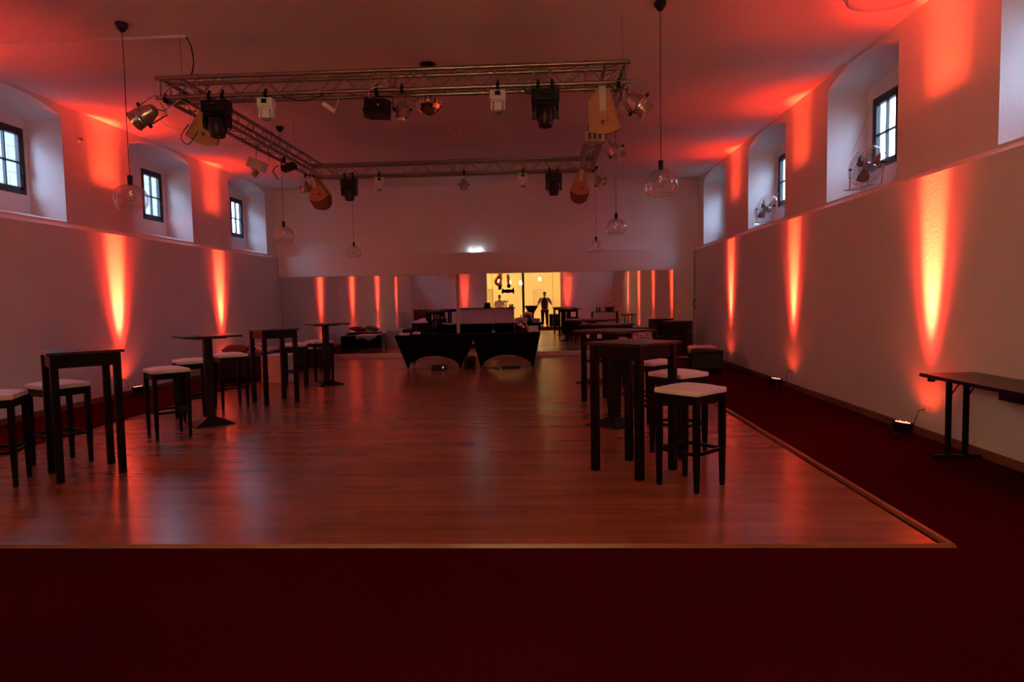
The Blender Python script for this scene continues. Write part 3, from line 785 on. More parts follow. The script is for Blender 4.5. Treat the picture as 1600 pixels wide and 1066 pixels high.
# ------------------------------------------------------------------ pendants
fil_m = mat('bulb_filament', (.9, .5, .2), .4, emit=(1, .45, .12), estr=1.6)
def make_pendant():
    t = thing('pendant_lamp', 'x', 'pendant lamp')
    MB().lathe([(0, 0), (.062, 0), (.066, -.012), (.055, -.045), (.03, -.078), (.01, -.092), (0, -.093)], 24).build('ceiling_canopy', black_plastic, t, smooth=True)
    MB().tube([(0, 0, -.09), (.004, 0, -.5), (-.003, 0, -1.0), (0, 0, -1.60)], .0042, 6).build('cord', black_plastic, t)
    MB().lathe([(0, -1.595), (.027, -1.595), (.027, -1.67), (.022, -1.672), (.026, -1.675), (.026, -1.695), (0, -1.70)], 18).build('lamp_holder', black_plastic, t, smooth=True)
    pr = []
    R_ = .170; cz = -1.845
    for k in range(22):
        a = math.radians(12+k*(128-12)/21)
        pr.append((R_*math.sin(a)*1.0, cz+R_*.98*math.cos(a)))
    pr[0] = (.029, pr[0][1])
    b = MB().lathe(pr, 40)
    g = b.build('glass_globe', globe_glass, t, smooth=True)
    MB().tube([(pr[-1][0]*math.cos(a), pr[-1][0]*math.sin(a), pr[-1][1]) for a in [j*2*PI/36 for j in range(37)]], .0035, 6).build('globe_rim', globe_glass, t)
    bl = MB().lathe([(.013, -1.70), (.016, -1.715), (.045, -1.76), (.055, -1.80), (.048, -1.84), (.025, -1.865), (0, -1.87)], 24).build('bulb', globe_glass, t, smooth=True)
    MB().tube([(.012*math.cos(a*3), .012*math.sin(a*3), -1.75-.06*a/PI) for a in [j*2*PI/40 for j in range(21)]], .0016, 4).build('filament', fil_m, bl)
    return t
PD = make_pendant()
pl = []
for j, y in enumerate((2.48, 7.03, 11.26, 15.49)):
    for x in (-4.43, 1.24): pl.append((x, y, j))
for i, (x, y, j) in enumerate(pl):
    sd = 'left' if x < 0 else 'right'
    l = ['clear glass globe pendant of the %s row, nearest the bar opening', 'clear glass globe pendant of the %s row, hanging at the front of the truss', 'clear glass globe pendant of the %s row, hanging level with the back of the truss', 'clear glass globe pendant of the %s row, closest to the mirror wall'][j] % sd
    if i == 0: P0 = (x, y, l)
    else: dup(PD, (x, y, CE), random.uniform(0, 3), l, group='globe pendant lamps')
put(PD, (P0[0], P0[1], CE), 0, P0[2])['group'] = 'globe pendant lamps'

# ------------------------------------------------------------------ truss
TX0, TX1, TY0, TY1, TZ0, TZ1, TS = -4.20, .92, 7.30, 12.28, 3.80, 4.01, .21
tt = thing('lighting_truss', 'square aluminium lighting truss hanging below the ceiling', 'truss', (0, 0, 0))
CR = .024
def chord(p, q): MB().cyl(p, q, CR, seg=14).build('chord', alu, tt, smooth=True)
for z in (TZ0, TZ1):
    for y in (TY0, TY0+TS, TY1-TS, TY1): chord((TX0-.05, y, z), (TX1+.05, y, z))
    for x in (TX0, TX0+TS, TX1-TS, TX1): chord((x, TY0, z), (x, TY1, z))
unit = None
stuff_b = MB()
def brace(p, q, joined=False):
    global unit
    p, q = Vector(p), Vector(q); d = q-p; L = d.length; d.normalize()
    p2, q2 = p+d*.012, q-d*.012
    if joined: stuff_b.cyl(p2, q2, .0065, seg=6); return
    if unit is None:
        unit = MB().cyl((0, 0, -.5), (0, 0, .5), .0065, seg=6).build('brace', alu, tt, smooth=True); o = unit
    else: o = unit.copy(); COL.objects.link(o)
    o.location = (p2+q2)/2; o.rotation_euler = d.to_track_quat('Z', 'Y').to_euler(); o.scale = (1, 1, (q2-p2).length)
nb = 0
def lace(axis, fixed, a0, a1, joined=False):
    n = int(round((a1-a0)/.225)); st = (a1-a0)/n
    def P(t, w, z): return (t, w, z) if axis == 'x' else (w, t, z)
    lo, hi = fixed
    for k in range(n):
        t0, t1 = a0+k*st, a0+(k+1)*st
        u = k % 2
        for w in (lo, hi):
            brace(P(t0, w, TZ1 if u else TZ0), P(t1, w, TZ0 if u else TZ1), joined)
        for z in (TZ0, TZ1):
            if k % 2 == 0: brace(P(t0, lo if u else hi, z), P(t1, hi if u else lo, z), joined)
            elif z == TZ0: brace(P(t0, lo if u else hi, z), P(t1, hi if u else lo, z), joined)
lace('x', (TY0, TY0+TS), TX0, TX1); lace('y', (TX0, TX0+TS), TY0+TS, TY1-TS); lace('x', (TY1-TS, TY1), TX0, TX1); lace('y', (TX1-TS, TX1), TY0+TS, TY1-TS, True)
tag(stuff_b.build('brace_lattice', alu, tt), kind='stuff')
for (x, y, ax) in ((TX0+.42, TY0, 'x'), (-1.62, TY0, 'x'), (TX1-.42, TY0, 'x'), (TX0+.42, TY1-TS, 'x'), (-1.60, TY1-TS, 'x'), (TX1-.42, TY1-TS, 'x'), (TX0, 9.8, 'y'), (TX1-TS, 9.8, 'y')):
    for dw in (0, TS):
        c = MB()
        for z in (TZ0, TZ1):
            p = Vector((x, y+dw, z)) if ax == 'x' else Vector((x+dw, y, z)); d = Vector((.03, 0, 0)) if ax == 'x' else Vector((0, .03, 0))
            c.cyl(p-d, p+d, CR+.006, seg=14)
        p0 = Vector((x, y+dw, TZ0)) if ax == 'x' else Vector((x+dw, y, TZ0))
        for dd in (-.012, .012):
            e = Vector((dd, 0, 0)) if ax == 'x' else Vector((0, dd, 0))
            c.cyl(p0+e, p0+e+Vector((0, 0, TS)), .006, seg=6)
        c.build('coupler', alu, tt, smooth=True)
for x in (TX0, TX1):
    for y in (TY0, TY0+TS, TY1-TS, TY1):
        MB().cyl((x, y, TZ0), (x, y, TZ1), .012, seg=8).build('corner_post', alu, tt)
for (x, y) in ((TX1-.03, TY0+.05), (TX1-.05, TY1-.1), (TX0+.15, 10.9), (TX0+.2, TY0+.1)):
    MB().tube([(x, y, TZ1), (x, y, CE)], .0022, 5).build('suspension_wire', black_metal, tt)

# ------------------------------------------------------------------ fixtures on the truss (origin = clamp at the bottom chord)
def clamp(b, x=0, y=0, z=0, s=1):
    b.box((x, y, z-.035*s), (.035, .05, .06*s)).cyl((x-.018, y, z), (x+.018, y, z), .034, seg=12).cyl((x, y-.05, z+.01), (x, y+.0, z+.01), .006, seg=6).box((x, y, z+.045), (.02, .02, .03))
def make_head():
    t = thing('moving_head', 'x', 'stage light')
    for x in (-.075, .075):
        b = MB(); clamp(b, x); b.build('clamp', black_metal, t)
    b = MB(); b.prism([(-.135, -.09), (.135, -.09), (.15, -.06), (.15, .06), (.135, .09), (-.135, .09), (-.15, .06), (-.15, -.06)], -.185, -.065)
    b.build('base', black_plastic, t)
    MB().box((0, -.092, -.115), (.10, .006, .05)).build('display', black_metal, t)
    for k in range(4): MB().box((-.022+k*.015, -.096, -.105), (.008, .004, .006)).build('button', grey_metal, t)
    y = MB()
    y.box((0, 0, -.205), (.26, .11, .04), bev=.008)
    for s in (-1, 1): y.prism([(-.045, -.20), (.045, -.20), (.055, -.30), (.04, -.36), (-.04, -.36), (-.055, -.30)], s*.125-.018, s*.125+.018, Matrix(((0, 0, 1, 0), (1, 0, 0, 0), (0, 1, 0, 0), (0, 0, 0, 1))))
    y.build('yoke', black_plastic, t)
    MB().lathe([(0, -.215), (.06, -.22), (.095, -.25), (.102, -.31), (.10, -.36), (.085, -.405), (.078, -.44), (.07, -.45), (.065, -.435), (0, -.43)], 20).build('head', black_plastic, t, smooth=True)
    MB().lathe([(0, -.437), (.062, -.437), (.064, -.430)], 20).build('lens', pane_glass, t)
    return t
MH = make_head()
def make_scan():
    t = thing('small_moving_head', 'x', 'stage light')
    b = MB(); clamp(b, 0, 0, 0, .7); b.build('clamp', black_metal, t)
    MB().box((0, 0, -.10), (.17, .13, .10), bev=.018).build('base', white_plastic, t)
    MB().box((0, -.067, -.09), (.06, .006, .045)).build('display', black_plastic, t)
    y = MB()
    for s in (-1, 1): y.box((s*.068, 0, -.205), (.022, .07, .12), bev=.006)
    y.box((0, 0, -.158), (.155, .09, .02), bev=.004).build('yoke', white_plastic, t)
    MB().box((0, 0, -.215), (.095, .09, .10), bev=.02).build('head', white_plastic, t)
    MB().cyl((0, 0, -.262), (0, 0, -.285), .038, .040, 16).build('lens', grey_metal, t, smooth=True)
    return t
MS = make_scan()
def make_par():
    """chrome par can, hanging straight down below the clamp"""
    t = thing('par_can', 'x', 'stage light')
    b = MB(); clamp(b, 0, 0, 0, .6); b.build('clamp', black_metal, t)
    MB().tube([(-.085, 0, -.22), (-.085, 0, -.06), (.085, 0, -.06), (.085, 0, -.22)], .006, 6).build('bracket', chrome, t)
    c = MB().lathe([(0, -.115), (.025, -.118), (.045, -.13), (.055, -.16), (.068, -.19), (.072, -.215), (.076, -.22), (.072, -.225), (.075, -.30), (.080, -.31), (.070, -.31), (.062, -.25), (.03, -.20), (0, -.195)], 28)
    can = c.build('can', par_metal, t, smooth=True)
    MB().tube([(.0745*math.cos(a), .0745*math.sin(a), -.245) for a in [j*2*PI/28 for j in range(29)]], .003, 5).build('ring', chrome, can)
    for s in (-1, 1): MB().cyl((s*.078, 0, -.22), (s*.105, 0, -.22), .013, seg=10).build('knob', black_plastic, t)
    MB().tube([(0, .02, -.12), (.03, .04, -.08), (.02, .03, -.02)], .004, 5).build('lead', black_plastic, t)
    return t
PC = make_par()
zf = TZ0-CR
dup(MH, (-3.57, TY0, TZ0), 0, 'black moving head on the front truss bar, left one', group='black moving heads')
dup(MH, (.055, TY0, TZ0), 0, 'black moving head on the front truss bar, right one', group='black moving heads')
dup(MH, (-3.50, TY1-TS, TZ0), 0, 'black moving head on the rear truss bar, left one', group='black moving heads')
put(MH, (.22, TY1-TS, TZ0), 0, 'black moving head on the rear truss bar, right one')['group'] = 'black moving heads'
dup(MS, (-3.01, TY0, TZ0), 0, 'small white moving head on the front truss bar, left one', group='small white moving heads')
dup(MS, (-.455, TY0, TZ0), 0, 'small white moving head on the front truss bar, right one', group='small white moving heads')
dup(MS, (-2.95, TY1-TS, TZ0), .3, 'small white moving head on the rear truss bar, left one', group='small white moving heads')
put(MS, (-.33, TY1-TS, TZ0), 0, 'small white moving head on the rear truss bar, right one')['group'] = 'small white moving heads'
dup(PC, (-1.50, TY0, TZ0), 0, 'chrome par can hanging straight down from the middle of the front truss bar', group='chrome par cans')
dup(PC, (-1.40, TY1-TS, TZ0), .4, 'chrome par can hanging straight down from the middle of the rear truss bar', group='chrome par cans')
def par_tilt(loc, rz, tilt, label, sc=1.25):
    r = dup(PC, loc, rz, label, group='chrome par cans')
    for c in kids(r):
        if not c.name.startswith('clamp'):
            piv = Matrix.Translation((0, 0, -.03)) @ Matrix.Rotation(tilt, 4, 'Y') @ Matrix.Translation((0, 0, .03)) @ Matrix.Diagonal((sc, sc, sc, 1))
            c.matrix_local = piv
    return r
par_tilt((TX0+.06, TY0, TZ0-.02), 0, math.radians(62), 'chrome par can at the front left truss corner aimed at the left wall', 1.45)
par_tilt((TX1-.08, TY0+.0, TZ0-.02), 0, math.radians(-48), 'chrome par can at the front right truss corner aimed at the right wall', 1.45)
par_tilt((TX1-.02, 9.6, TZ0-.02), 0, math.radians(-42), 'chrome par can in the middle of the right truss bar aimed right', 1.3)
par_tilt((TX1+.0, TY1-TS, TZ0-.02), 0, math.radians(-35), 'chrome par can at the rear right truss corner aimed right', 1.2)
put(PC, (TX0-.0, TY1-TS-.3, TZ0-.02), .6, 'chrome par can at the rear left truss corner')['group'] = 'chrome par cans'

bl_ = thing('effect_light', 'black angular effect light beside the chrome par can of the front truss bar', 'stage light', (-1.76, TY0, TZ0))
b = MB(); clamp(b, -.02); b.build('clamp', black_metal, bl_)
MB().prism([(-.13, -.10), (.10, -.12), (.15, -.02), (.12, .10), (-.10, .12), (-.15, .02)], -.29, -.12, Matrix.Rotation(.06, 4, 'Y')).build('housing', black_plastic, bl_)
MB().tube([(-.155, 0, -.20), (-.155, 0, -.07), (.155, 0, -.07), (.155, 0, -.20)], .007).build('bracket', black_metal, bl_)
MB().cyl((.02, -.118, -.19), (.02, -.130, -.19), .012, seg=10).build('lens', chrome, bl_)
for s in (-1, 1): MB().cyl((s*.15, 0, -.20), (s*.18, 0, -.20), .014, seg=10).build('knob', black_plastic, bl_)
cord('white_lead', [(-1.84, 7.28, 3.69), (-1.86, 7.25, 3.76), (-1.80, 7.22, 3.80), (-1.70, 7.26, 3.83)], 'short white cable above the black angular effect light', .006, white_plastic)

# crystal bowl lamp
dl = thing('crystal_lamp', 'faceted crystal bowl lamp on a short stem behind the front truss bar', 'ceiling lamp', (-1.42, 8.55, CE))
MB().lathe([(0, 0), (.10, 0), (.105, -.015), (.08, -.035), (.03, -.05), (0, -.052)], 24).build('ceiling_canopy', black_plastic, dl, smooth=True)
MB().tube([(0, 0, -.05), (0, 0, -.42)], .006, 6).build('stem', chrome, dl)
MB().lathe([(0, -.40), (.022, -.40), (.025, -.43), (0, -.44)], 12).build('lamp_holder', paper, dl)
facet = mat('crystal_facets', (.55, .45, .45), .05, metal=1)
b = MB().lathe([(.172, -.46), (.178, -.49), (.165, -.53), (.14, -.575), (.10, -.61), (.05, -.635), (0, -.642)], 18)
b.build('bowl', facet, dl)
for k in range(18):
    a = k*2*PI/18
    bmc = MB().sphere((.172*math.cos(a), .172*math.sin(a), -.462), .014, 6, 4, (1, 1, 1.5)); bmc.build('crystal', chrome, dl)

# cream wall-type loudspeakers hung in the truss corners
def make_truss_speaker(w=.40):
    t = thing('hanging_speaker', 'x', 'speaker')
    # wedge with curved grille front: side outline in XZ (x forward)
    pr = [(-.05, 0), (.055, 0)]
    back = [(-.05, 0), (-.11, -.50)]
    prof = [(-.04, .0), (.06, .0), (.17, -.42)]
    M = Matrix(((1, 0, 0, 0), (0, 0, 1, 0), (0, 1, 0, 0), (0, 0, 0, 1)))
    poly = [(-.05, 0), (.05, 0), (.175, -.36)]
    for k in range(9):
        a = k/8
        poly.append((.175-.35*a, -.36-.06*math.sin(a*PI)))
    MB().prism(poly, -.13, .13, M).build('cabinet', plywood, t)
    g = MB(); n = 8; V = []
    for k in range(n+1):
        a = k/n; x = .175-.35*a; z = -.365-.06*math.sin(a*PI)
        for (zz) in (0, 1): V.append((x*(1-.25*zz), z-.16*zz))
    p2 = [V[i] for i in range(0, len(V), 2)]+[V[i] for i in range(len(V)-1, 0, -2)]
    g.prism(p2, -.125, .125, M); g.build('grille', grille, t)
    MB().box((0, -.14, -.08), (.06, .012, .20)).build('mounting_plate', cream_plastic, t)
    MB().cyl((.03, -.145, -.30), (.03, -.135, -.30), .02, seg=12).build('connector', brownk, t)
    b = MB(); clamp(b, 0, 0, .02); b.build('clamp', black_metal, t)
    return t
brownk = mat('brown_connector', (.12, .05, .03), .5)
TSK = make_truss_speaker()
put(TSK, (TX0+.06, TY1-TS, TZ0-.03), 0, 'pale wooden loudspeaker with brown cloth front at the rear left truss corner'); TSK.rotation_euler = (math.radians(8), math.radians(-14), .0)
TSK['group'] = 'pale loudspeakers hung on the truss'
dup(TSK, (TX1-.20, TY1-TS, TZ0-.03), 0, 'pale wooden loudspeaker with brown cloth front at the rear right truss corner', rot=(math.radians(8), math.radians(6), 0), group='pale loudspeakers hung on the truss')
# the two front ones show their backs: flat trapezoid back with curved lower edge
def back_speaker(loc, rot, label, mirror=1):
    t = thing('hanging_speaker', label, 'speaker', loc, 0, 'pale loudspeakers hung on the truss'); t.rotation_euler = rot
    poly = [(-.06, 0), (.07, 0), (.17, -.12), (.17, -.42)]
    for k in range(9):
        a = k/8; poly.append((.17-.34*a, -.42-.045*math.sin(a*PI)))
    poly = [(x*mirror, z) for x, z in poly]
    M = Matrix(((1, 0, 0, 0), (0, 0, 1, 0), (0, 1, 0, 0), (0, 0, 0, 1)))
    MB().prism(poly, 0, .16, M).build('cabinet', plywood, t)
    inner = [(x*.82+.0, z*.9-.02) for x, z in poly]
    MB().prism(inner, .16, .30, M).build('grille', grille, t)
    MB().box((mirror*.005, -.012, -.10), (.075, .02, .26), bev=.003).build('mounting_plate', cream_plastic, t)
    MB().box((mirror*.01, -.006, -.31), (.10, .014, .16), bev=.003).build('terminal_panel', plywood, t)
    MB().lathe([(0, 0), (.022, 0), (.024, .012), (0, .014)], 14, Matrix.Translation((mirror*.01, -.012, -.34)) @ Matrix.Rotation(PI/2, 4, 'X')).build('connector', brownk, t)
    b = MB(); clamp(b, 0, .05, .03); b.build('clamp', black_metal, t)
    return t
back_speaker((TX0+.50, TY0+.12, TZ0-.05), (math.radians(18), math.radians(18), math.radians(24)), 'pale wooden loudspeaker seen from behind at the front left truss corner', 1)
back_speaker((TX1-.24, TY0+.05, TZ0-.05), (math.radians(10), 0, math.radians(-14)), 'pale wooden loudspeaker seen from behind at the front right truss corner', -1)

# other bits on the truss
pjx = thing('lantern_light', 'beige box-shaped effect light below the left truss bar', 'stage light', (TX0+.10, 9.72, TZ0-.03), 0)
for s in (-1, 1): MB().tube([(s*.09, 0, 0), (s*.10, 0, -.19)], .004).build('hanger', black_metal, pjx)
MB().box((0, 0, -.24), (.22, .24, .14), Matrix.Rotation(.35, 4, 'Y'), bev=.012).build('housing', cream_plastic, pjx)
MB().cyl((-.10, 0, -.30), (-.16, 0, -.36), .06, seg=16).build('lens_hood', chrome, pjx, smooth=True)
gx = thing('black_floodlight', 'small black floodlight beside the beige light on the left truss bar', 'stage light', (TX0+.12, 10.5, TZ0), 0)
b = MB(); clamp(b); b.build('clamp', black_metal, gx)
MB().box((.03, 0, -.16), (.22, .16, .09), Matrix.Rotation(-.3, 4, 'Y'), bev=.01).build('housing', black_plastic, gx)
MB().tube([(-.04, 0, -.05), (-.05, 0, -.16)], .008).tube([(.06, 0, -.05), (.08, 0, -.14)], .008).build('bracket', black_metal, gx)
cord('plug_cable', [(TX0+.08, 10.35, 3.66), (TX0+.02, 10.3, 3.58), (TX0+.05, 10.3, 3.50), (TX0+.10, 10.3, 3.43)], '', .008, parent=gx)
fx = thing('beige_dimmer', 'beige slotted dimmer box on the right truss bar', 'dimmer', (TX1-.18, 9.35, TZ0-.04))
MB().box((0, 0, -.05), (.28, .18, .14), bev=.01).build('casing', cream_plastic, fx)
for k in range(3): MB().box((-.07+k*.07, -.093, -.05), (.035, .008, .09)).build('vent_slot', brownk, fx)
MB().box((0, 0, .03), (.05, .05, .05)).build('clamp', black_metal, fx)
wb = thing('adapter_box', 'small white adapter hanging by its cable below the front truss bar', 'adapter', (-2.32, TY0+.02, 3.64), 0)
wb.rotation_euler = (0, math.radians(38), 0)
MB().box((0, 0, 0), (.16, .035, .045), bev=.005).build('casing', white_plastic, wb)
MB().tube([(.075, 0, .01), (.06, 0, .06), (.03, 0, .15)], .004).build('lead', white_plastic, wb)
for (pts_, l) in (([(TX0+.2, 7.35, TZ0), (TX0+.0, 7.30, 3.6), (TX0+.05, 7.3, 3.5), (TX0+.25, 7.32, 3.45), (TX0+.35, 7.3, 3.6)], 'white cable looping below the front left truss corner'),
                  ([(-2.85, 7.3, 3.78), (-2.6, 7.32, 3.72), (-2.35, 7.32, 3.79)], 'black cable sagging below the front truss bar, right of the left white light'),
                  ([(.2, 7.28, 3.78), (-.08, 7.3, 3.70), (-.2, 7.3, 3.79)], 'black cable sagging beside the right black moving head'),
                  ([(TX0+.3, 7.3, 3.5), (TX0+.22, 7.28, 3.36), (TX0+.30, 7.28, 3.28), (TX0+.42, 7.28, 3.42)], 'black cable loop beside the front left loudspeaker'),
                  ([(.72, 7.25, 3.78), (.78, 7.22, 3.70), (.86, 7.22, 3.66), (.86, 7.22, 3.55)], 'black cable at the front right loudspeaker'),
                  ([(-3.7, 12.0, 3.79), (-3.6, 12.0, 3.70), (-3.52, 12.0, 3.78)], 'black cable loop on the rear truss bar by the left moving head')):
    cord('truss_cable', pts_, l, .005, white_plastic if 'white cable' in l else None)

# ceiling raceway and its cable
rw = thing('cable_duct', 'straight white cable duct along the ceiling at the upper left', 'cable duct', (0, 0, 0))
MB().box(((XLU-3.93)/2, 7.40, CE-.012), (-3.93-XLU, .035, .024)).build('cover', white_plastic, rw)
cord('supply_cable', [(-3.93, 7.40, CE-.015), (-3.88, 7.40, 4.38), (-3.86, 7.40, 4.2), (-3.90, 7.40, TZ1+.02)], 'pair of black cables dropping from the ceiling duct to the truss', .007)
sm = thing('smoke_detector', 'small beige box detector on the ceiling beyond the front truss bar', 'detector', (-1.53, 11.74, CE))
MB().box((0, 0, -.02), (.17, .12, .04), bev=.005).build('base', cream_plastic, sm); MB().box((0, -.01, -.065), (.24, .12, .05), bev=.012).build('housing', cream_plastic, sm)
sn = thing('wall_sensor', 'small white round sensor high on the left wall by the nearest niche', 'sensor', (XLU, 10.02, 4.07))
MB().lathe([(0, 0), (.045, 0), (.045, .02), (.025, .03), (0, .032)], 20, Matrix.Rotation(PI/2, 4, 'Y')).build('base', white_plastic, sn, smooth=True)
MB().sphere((.05, 0, .005), .022, 12, 8).build('head', grey_metal, sn, smooth=True)

# emergency light over the mirrors
glow = mat('emergency_light_lit', (1, 1, 1), .4, emit=(.75, .93, 1), estr=4)
em = thing('emergency_light', 'bright white emergency light on the back wall above the mirrors', 'emergency light', (-1.75, YB+.05, 2.755))
MB().box((0, 0, .045), (.30, .06, .09), bev=.008).build('diffuser', glow, em)
MB().box((0, 0, .098), (.20, .064, .018), bev=.003).build('cap', grey_metal, em)
L = bpy.data.lights.new('glow', 'POINT'); L.energy = .3; L.color = (.8, .95, 1); L.shadow_soft_size = .06
o = bpy.data.objects.new('emergency_glow', L); COL.objects.link(o); o.location = (0, -.10, .08); o.parent = em

# ------------------------------------------------------------------ fans in the right niches
def make_fan():
    t = thing('floor_fan', 'x', 'fan')
    R_ = .25
    cage = MB()
    for (zf_, rr) in ((0, R_), (.045, R_+.004), (.09, R_)):
        cage.tube([(rr*math.cos(a), zf_-.045, rr*math.sin(a)) for a in [j*2*PI/36 for j in range(37)]], .004, 5)
    cage.build('cage_ring', chrome, t, smooth=True)
    w = MB()
    for side in (-1, 1):
        for k in range(40):
            a = k*2*PI/40
            w.tube([(.05*math.cos(a), side*.075, .05*math.sin(a)), (.16*math.cos(a+.06), side*.07, .16*math.sin(a+.06)), (R_*math.cos(a+.1), side*.045, R_*math.sin(a+.1))], .0017, 3)
        for rr in (.09, .14, .19): w.tube([(rr*math.cos(a), side*.072, rr*math.sin(a)) for a in [j*2*PI/30 for j in range(31)]], .0017, 3)
    tag(w.build('wire_grille', grey_metal, t), kind='stuff')
    for k in range(3):
        a = k*2*PI/3+.4; b = MB(); V = []
        n = 6
        for j in range(n+1):
            for i in range(n+1):
                r = .05+.16*j/n; th = a+(-.5+i/n)*(.75+.25*math.sin(j/n*PI))
                V.append(b.bm.verts.new((r*math.cos(th), (i/n-.5)*.05, r*math.sin(th))))
        for j in range(n):
            for i in range(n): b.bm.faces.new((V[j*(n+1)+i], V[j*(n+1)+i+1], V[(j+1)*(n+1)+i+1], V[(j+1)*(n+1)+i]))
        o = b.build('blade', brown_blade, t, smooth=True); sm_ = o.modifiers.new('thick', 'SOLIDIFY'); sm_.thickness = .003
    MB().lathe([(0, -.08), (.045, -.078), (.05, -.06), (.04, -.045), (0, -.045)], 20, Matrix.Rotation(PI/2, 4, 'X')).build('hub_badge', chrome, t, smooth=True)
    MB().lathe([(0, -.03), (.045, -.03), (.055, 0), (.055, .10), (.04, .13), (0, .135)], 20, Matrix.Rotation(-PI/2, 4, 'X')).build('motor', grey_metal, t, smooth=True)
    return t
brown_blade = mat('brown_fan_blade', (.28, .14, .10), .3, metal=.6)
def fan_stand(loc, rz, tilt, label, zg):
    """empty at the sill; rotor assembly as tilted part group"""
    t = thing('desk_fan', label, 'fan', loc, rz, 'chrome fans in the right niches')
    src = FAN
    for c in kids(src):
        o = c.copy(); COL.objects.link(o); o.parent = t
        o.matrix_local = Matrix.Translation((0, 0, .29)) @ Matrix.Rotation(tilt, 4, 'X')
    for s in (-1, 1):
        MB().tube([(s*.265, 0, .29), (s*.255, -.02, .02), (s*.24, -.13, .009)], .008, 8).build('stand_leg', chrome, t, smooth=True)
        MB().tube([(s*.24, -.13, .009), (s*.24, .13, .009)], .008, 8).build('foot', chrome, t, smooth=True)
        MB().cyl((s*.25, 0, .29), (s*.285, 0, .29), .016, seg=10).build('knob', black_plastic, t)
    MB().tube([(-.24, -.13, .009), (.24, -.13, .009)], .008, 8).build('crossbar', chrome, t, smooth=True)
    return t
FAN = make_fan()
# local -Y faces the hall/camera
fan_stand((XRU+.15, 8.82, SILL+.055), math.radians(-70), math.radians(-14), 'chrome wire fan on the sill of the nearer right niche', 0)
fan_stand((XRU+.15, 12.72, SILL+.055), math.radians(-74), math.radians(-24), 'chrome wire fan on the sill of the farther right niche, tilted up', 0)
for c in kids(FAN): bpy.data.objects.remove(c)
bpy.data.objects.remove(FAN)
# window cords in the niches
for (s, x, w0, w1, z0, z1, ni) in WIN:
    if ni in (2, 3, 4) and not (s > 0 and ni == 4):
        xu = XLU if s < 0 else XRU; c = N_Y[ni][1]
        side = 'left' if s < 0 else 'right'
        cord('window_cord', [(x-s*.06, w1+.02, z1-.1), (x-s*.25, w1+.14, 3.45), (xu-s*.01, c+.03, 2.82)], 'thin pull cord slanting from the %s window of niche %s' % (side, ['', '', 'nearest the camera', 'in the middle', 'nearest the mirror'][ni]), .0022, grey_metal)

# ------------------------------------------------------------------ bar room behind the camera
ct = thing('bar_counter', 'long bar counter with dark top and pale front, seen in the mirror', 'counter', (-2.95, .56, 0))
MB().box((0, -.05, .52), (2.75, .48, 1.04), bev=.004).build('front', bar_front, ct)
MB().box((0, -.03, 1.06), (2.85, .62, .04), bev=.005).build('worktop', black_wood, ct)
MB().box((0, -.05, .04), (2.76, .50, .08)).build('plinth', black_wood, ct)
warm = mat('warm_bulb_lit', (1, .9, .6), .4, emit=(1, .72, .32), estr=40)
for k, (x, y, z, l) in enumerate(((-2.55, -2.0, 2.66, 'bare glowing bulb pendant above the barman'), (-1.90, -1.8, 2.52, 'bare glowing bulb pendant between the number balloons'), (-1.30, -1.9, 2.46, 'bare glowing bulb pendant by the black post'), (-.25, -2.0, 2.66, 'bare glowing bulb pendant above the photographer'))):
    t = thing('bulb_pendant', l, 'pendant lamp', (x, y, 3.15), 0, 'glowing bulb pendants in the bar')
    d = 3.15-z
    MB().tube([(0, 0, 0), (0, 0, -d+.10)], .005).build('cord', black_plastic, t)
    MB().cyl((0, 0, -d+.11), (0, 0, -d+.045), .022, seg=14).build('lamp_holder', black_plastic, t)
    MB().lathe([(.014, -d+.05), (.035, -d+.02), (.045, -d-.01), (.035, -d-.04), (0, -d-.055)], 18).build('bulb', warm, t, smooth=True)
    Lp = bpy.data.lights.new('warm', 'POINT'); Lp.energy = 92 if k < 3 else 48; Lp.color = (1, .70, .34); Lp.shadow_soft_size = .06
    o = bpy.data.objects.new('warm_light', Lp); COL.objects.link(o); o.location = (0, 0, -d-.10); o.parent = t
po = thing('steel_post', 'black steel post in the middle of the bar opening', 'post', (-1.12, -.42, 0))
MB().cyl((0, 0, .01), (0, 0, 2.94), .062, seg=20).build('shaft', black_metal, po, smooth=True)
MB().box((0, 0, .012), (.2, .2, .02)).build('base_plate', black_metal, po)
st = thing('cocktail_table', 'flared cocktail table in a black stretch cover by the post', 'table', (-.72, -1.1, 0))
MB().lathe([(0, 1.12), (.36, 1.12), (.365, 1.10), (.28, .95), (.17, .78), (.12, .62), (.13, .45), (.20, .2), (.30, .02), (.30, 0)], 28).build('stretch_cover', black_cloth, st, smooth=True)
MB().lathe([(0, 1.121), (.355, 1.121), (.355, 1.135), (0, 1.135)], 28).build('tabletop', black_plastic, st)
for (x, l) in ((.36, 'black barrel bin beside the photographer, the one nearer to them'), (.66, 'black barrel bin beside the photographer, the one at the door jamb')):
    t = thing('barrel_bin', l, 'bin', (x, -1.0, 0), 0, 'black barrel bins')
    MB().lathe([(0, 0), (.12, 0), (.135, .05), (.14, .62), (.13, .64), (0, .64)], 20).build('body', black_plastic, t, smooth=True)
    MB().lathe([(.142, .64), (.145, .67), (.0, .69)], 20).build('lid', grey_metal, t, smooth=True)
lp = thing('laptop', 'black cash register at the left end of the bar', 'cash register', (-2.95, .48, 1.082))
lp.name = 'cash_register'
MB().box((0, 0, .05), (.34, .30, .10), bev=.006).build('drawer_box', black_plastic, lp); MB().box((0, .05, .17), (.30, .03, .20), Matrix.Rotation(-.15, 4, 'X')).build('screen', black_plastic, lp)
tp_ = thing('beer_tap', 'steel beer tap column on the bar counter in front of the barman', 'beer tap', (-1.98, .48, 1.082))
MB().cyl((0, 0, 0), (0, 0, .30), .025, seg=14).build('column', chrome, tp_, smooth=True)
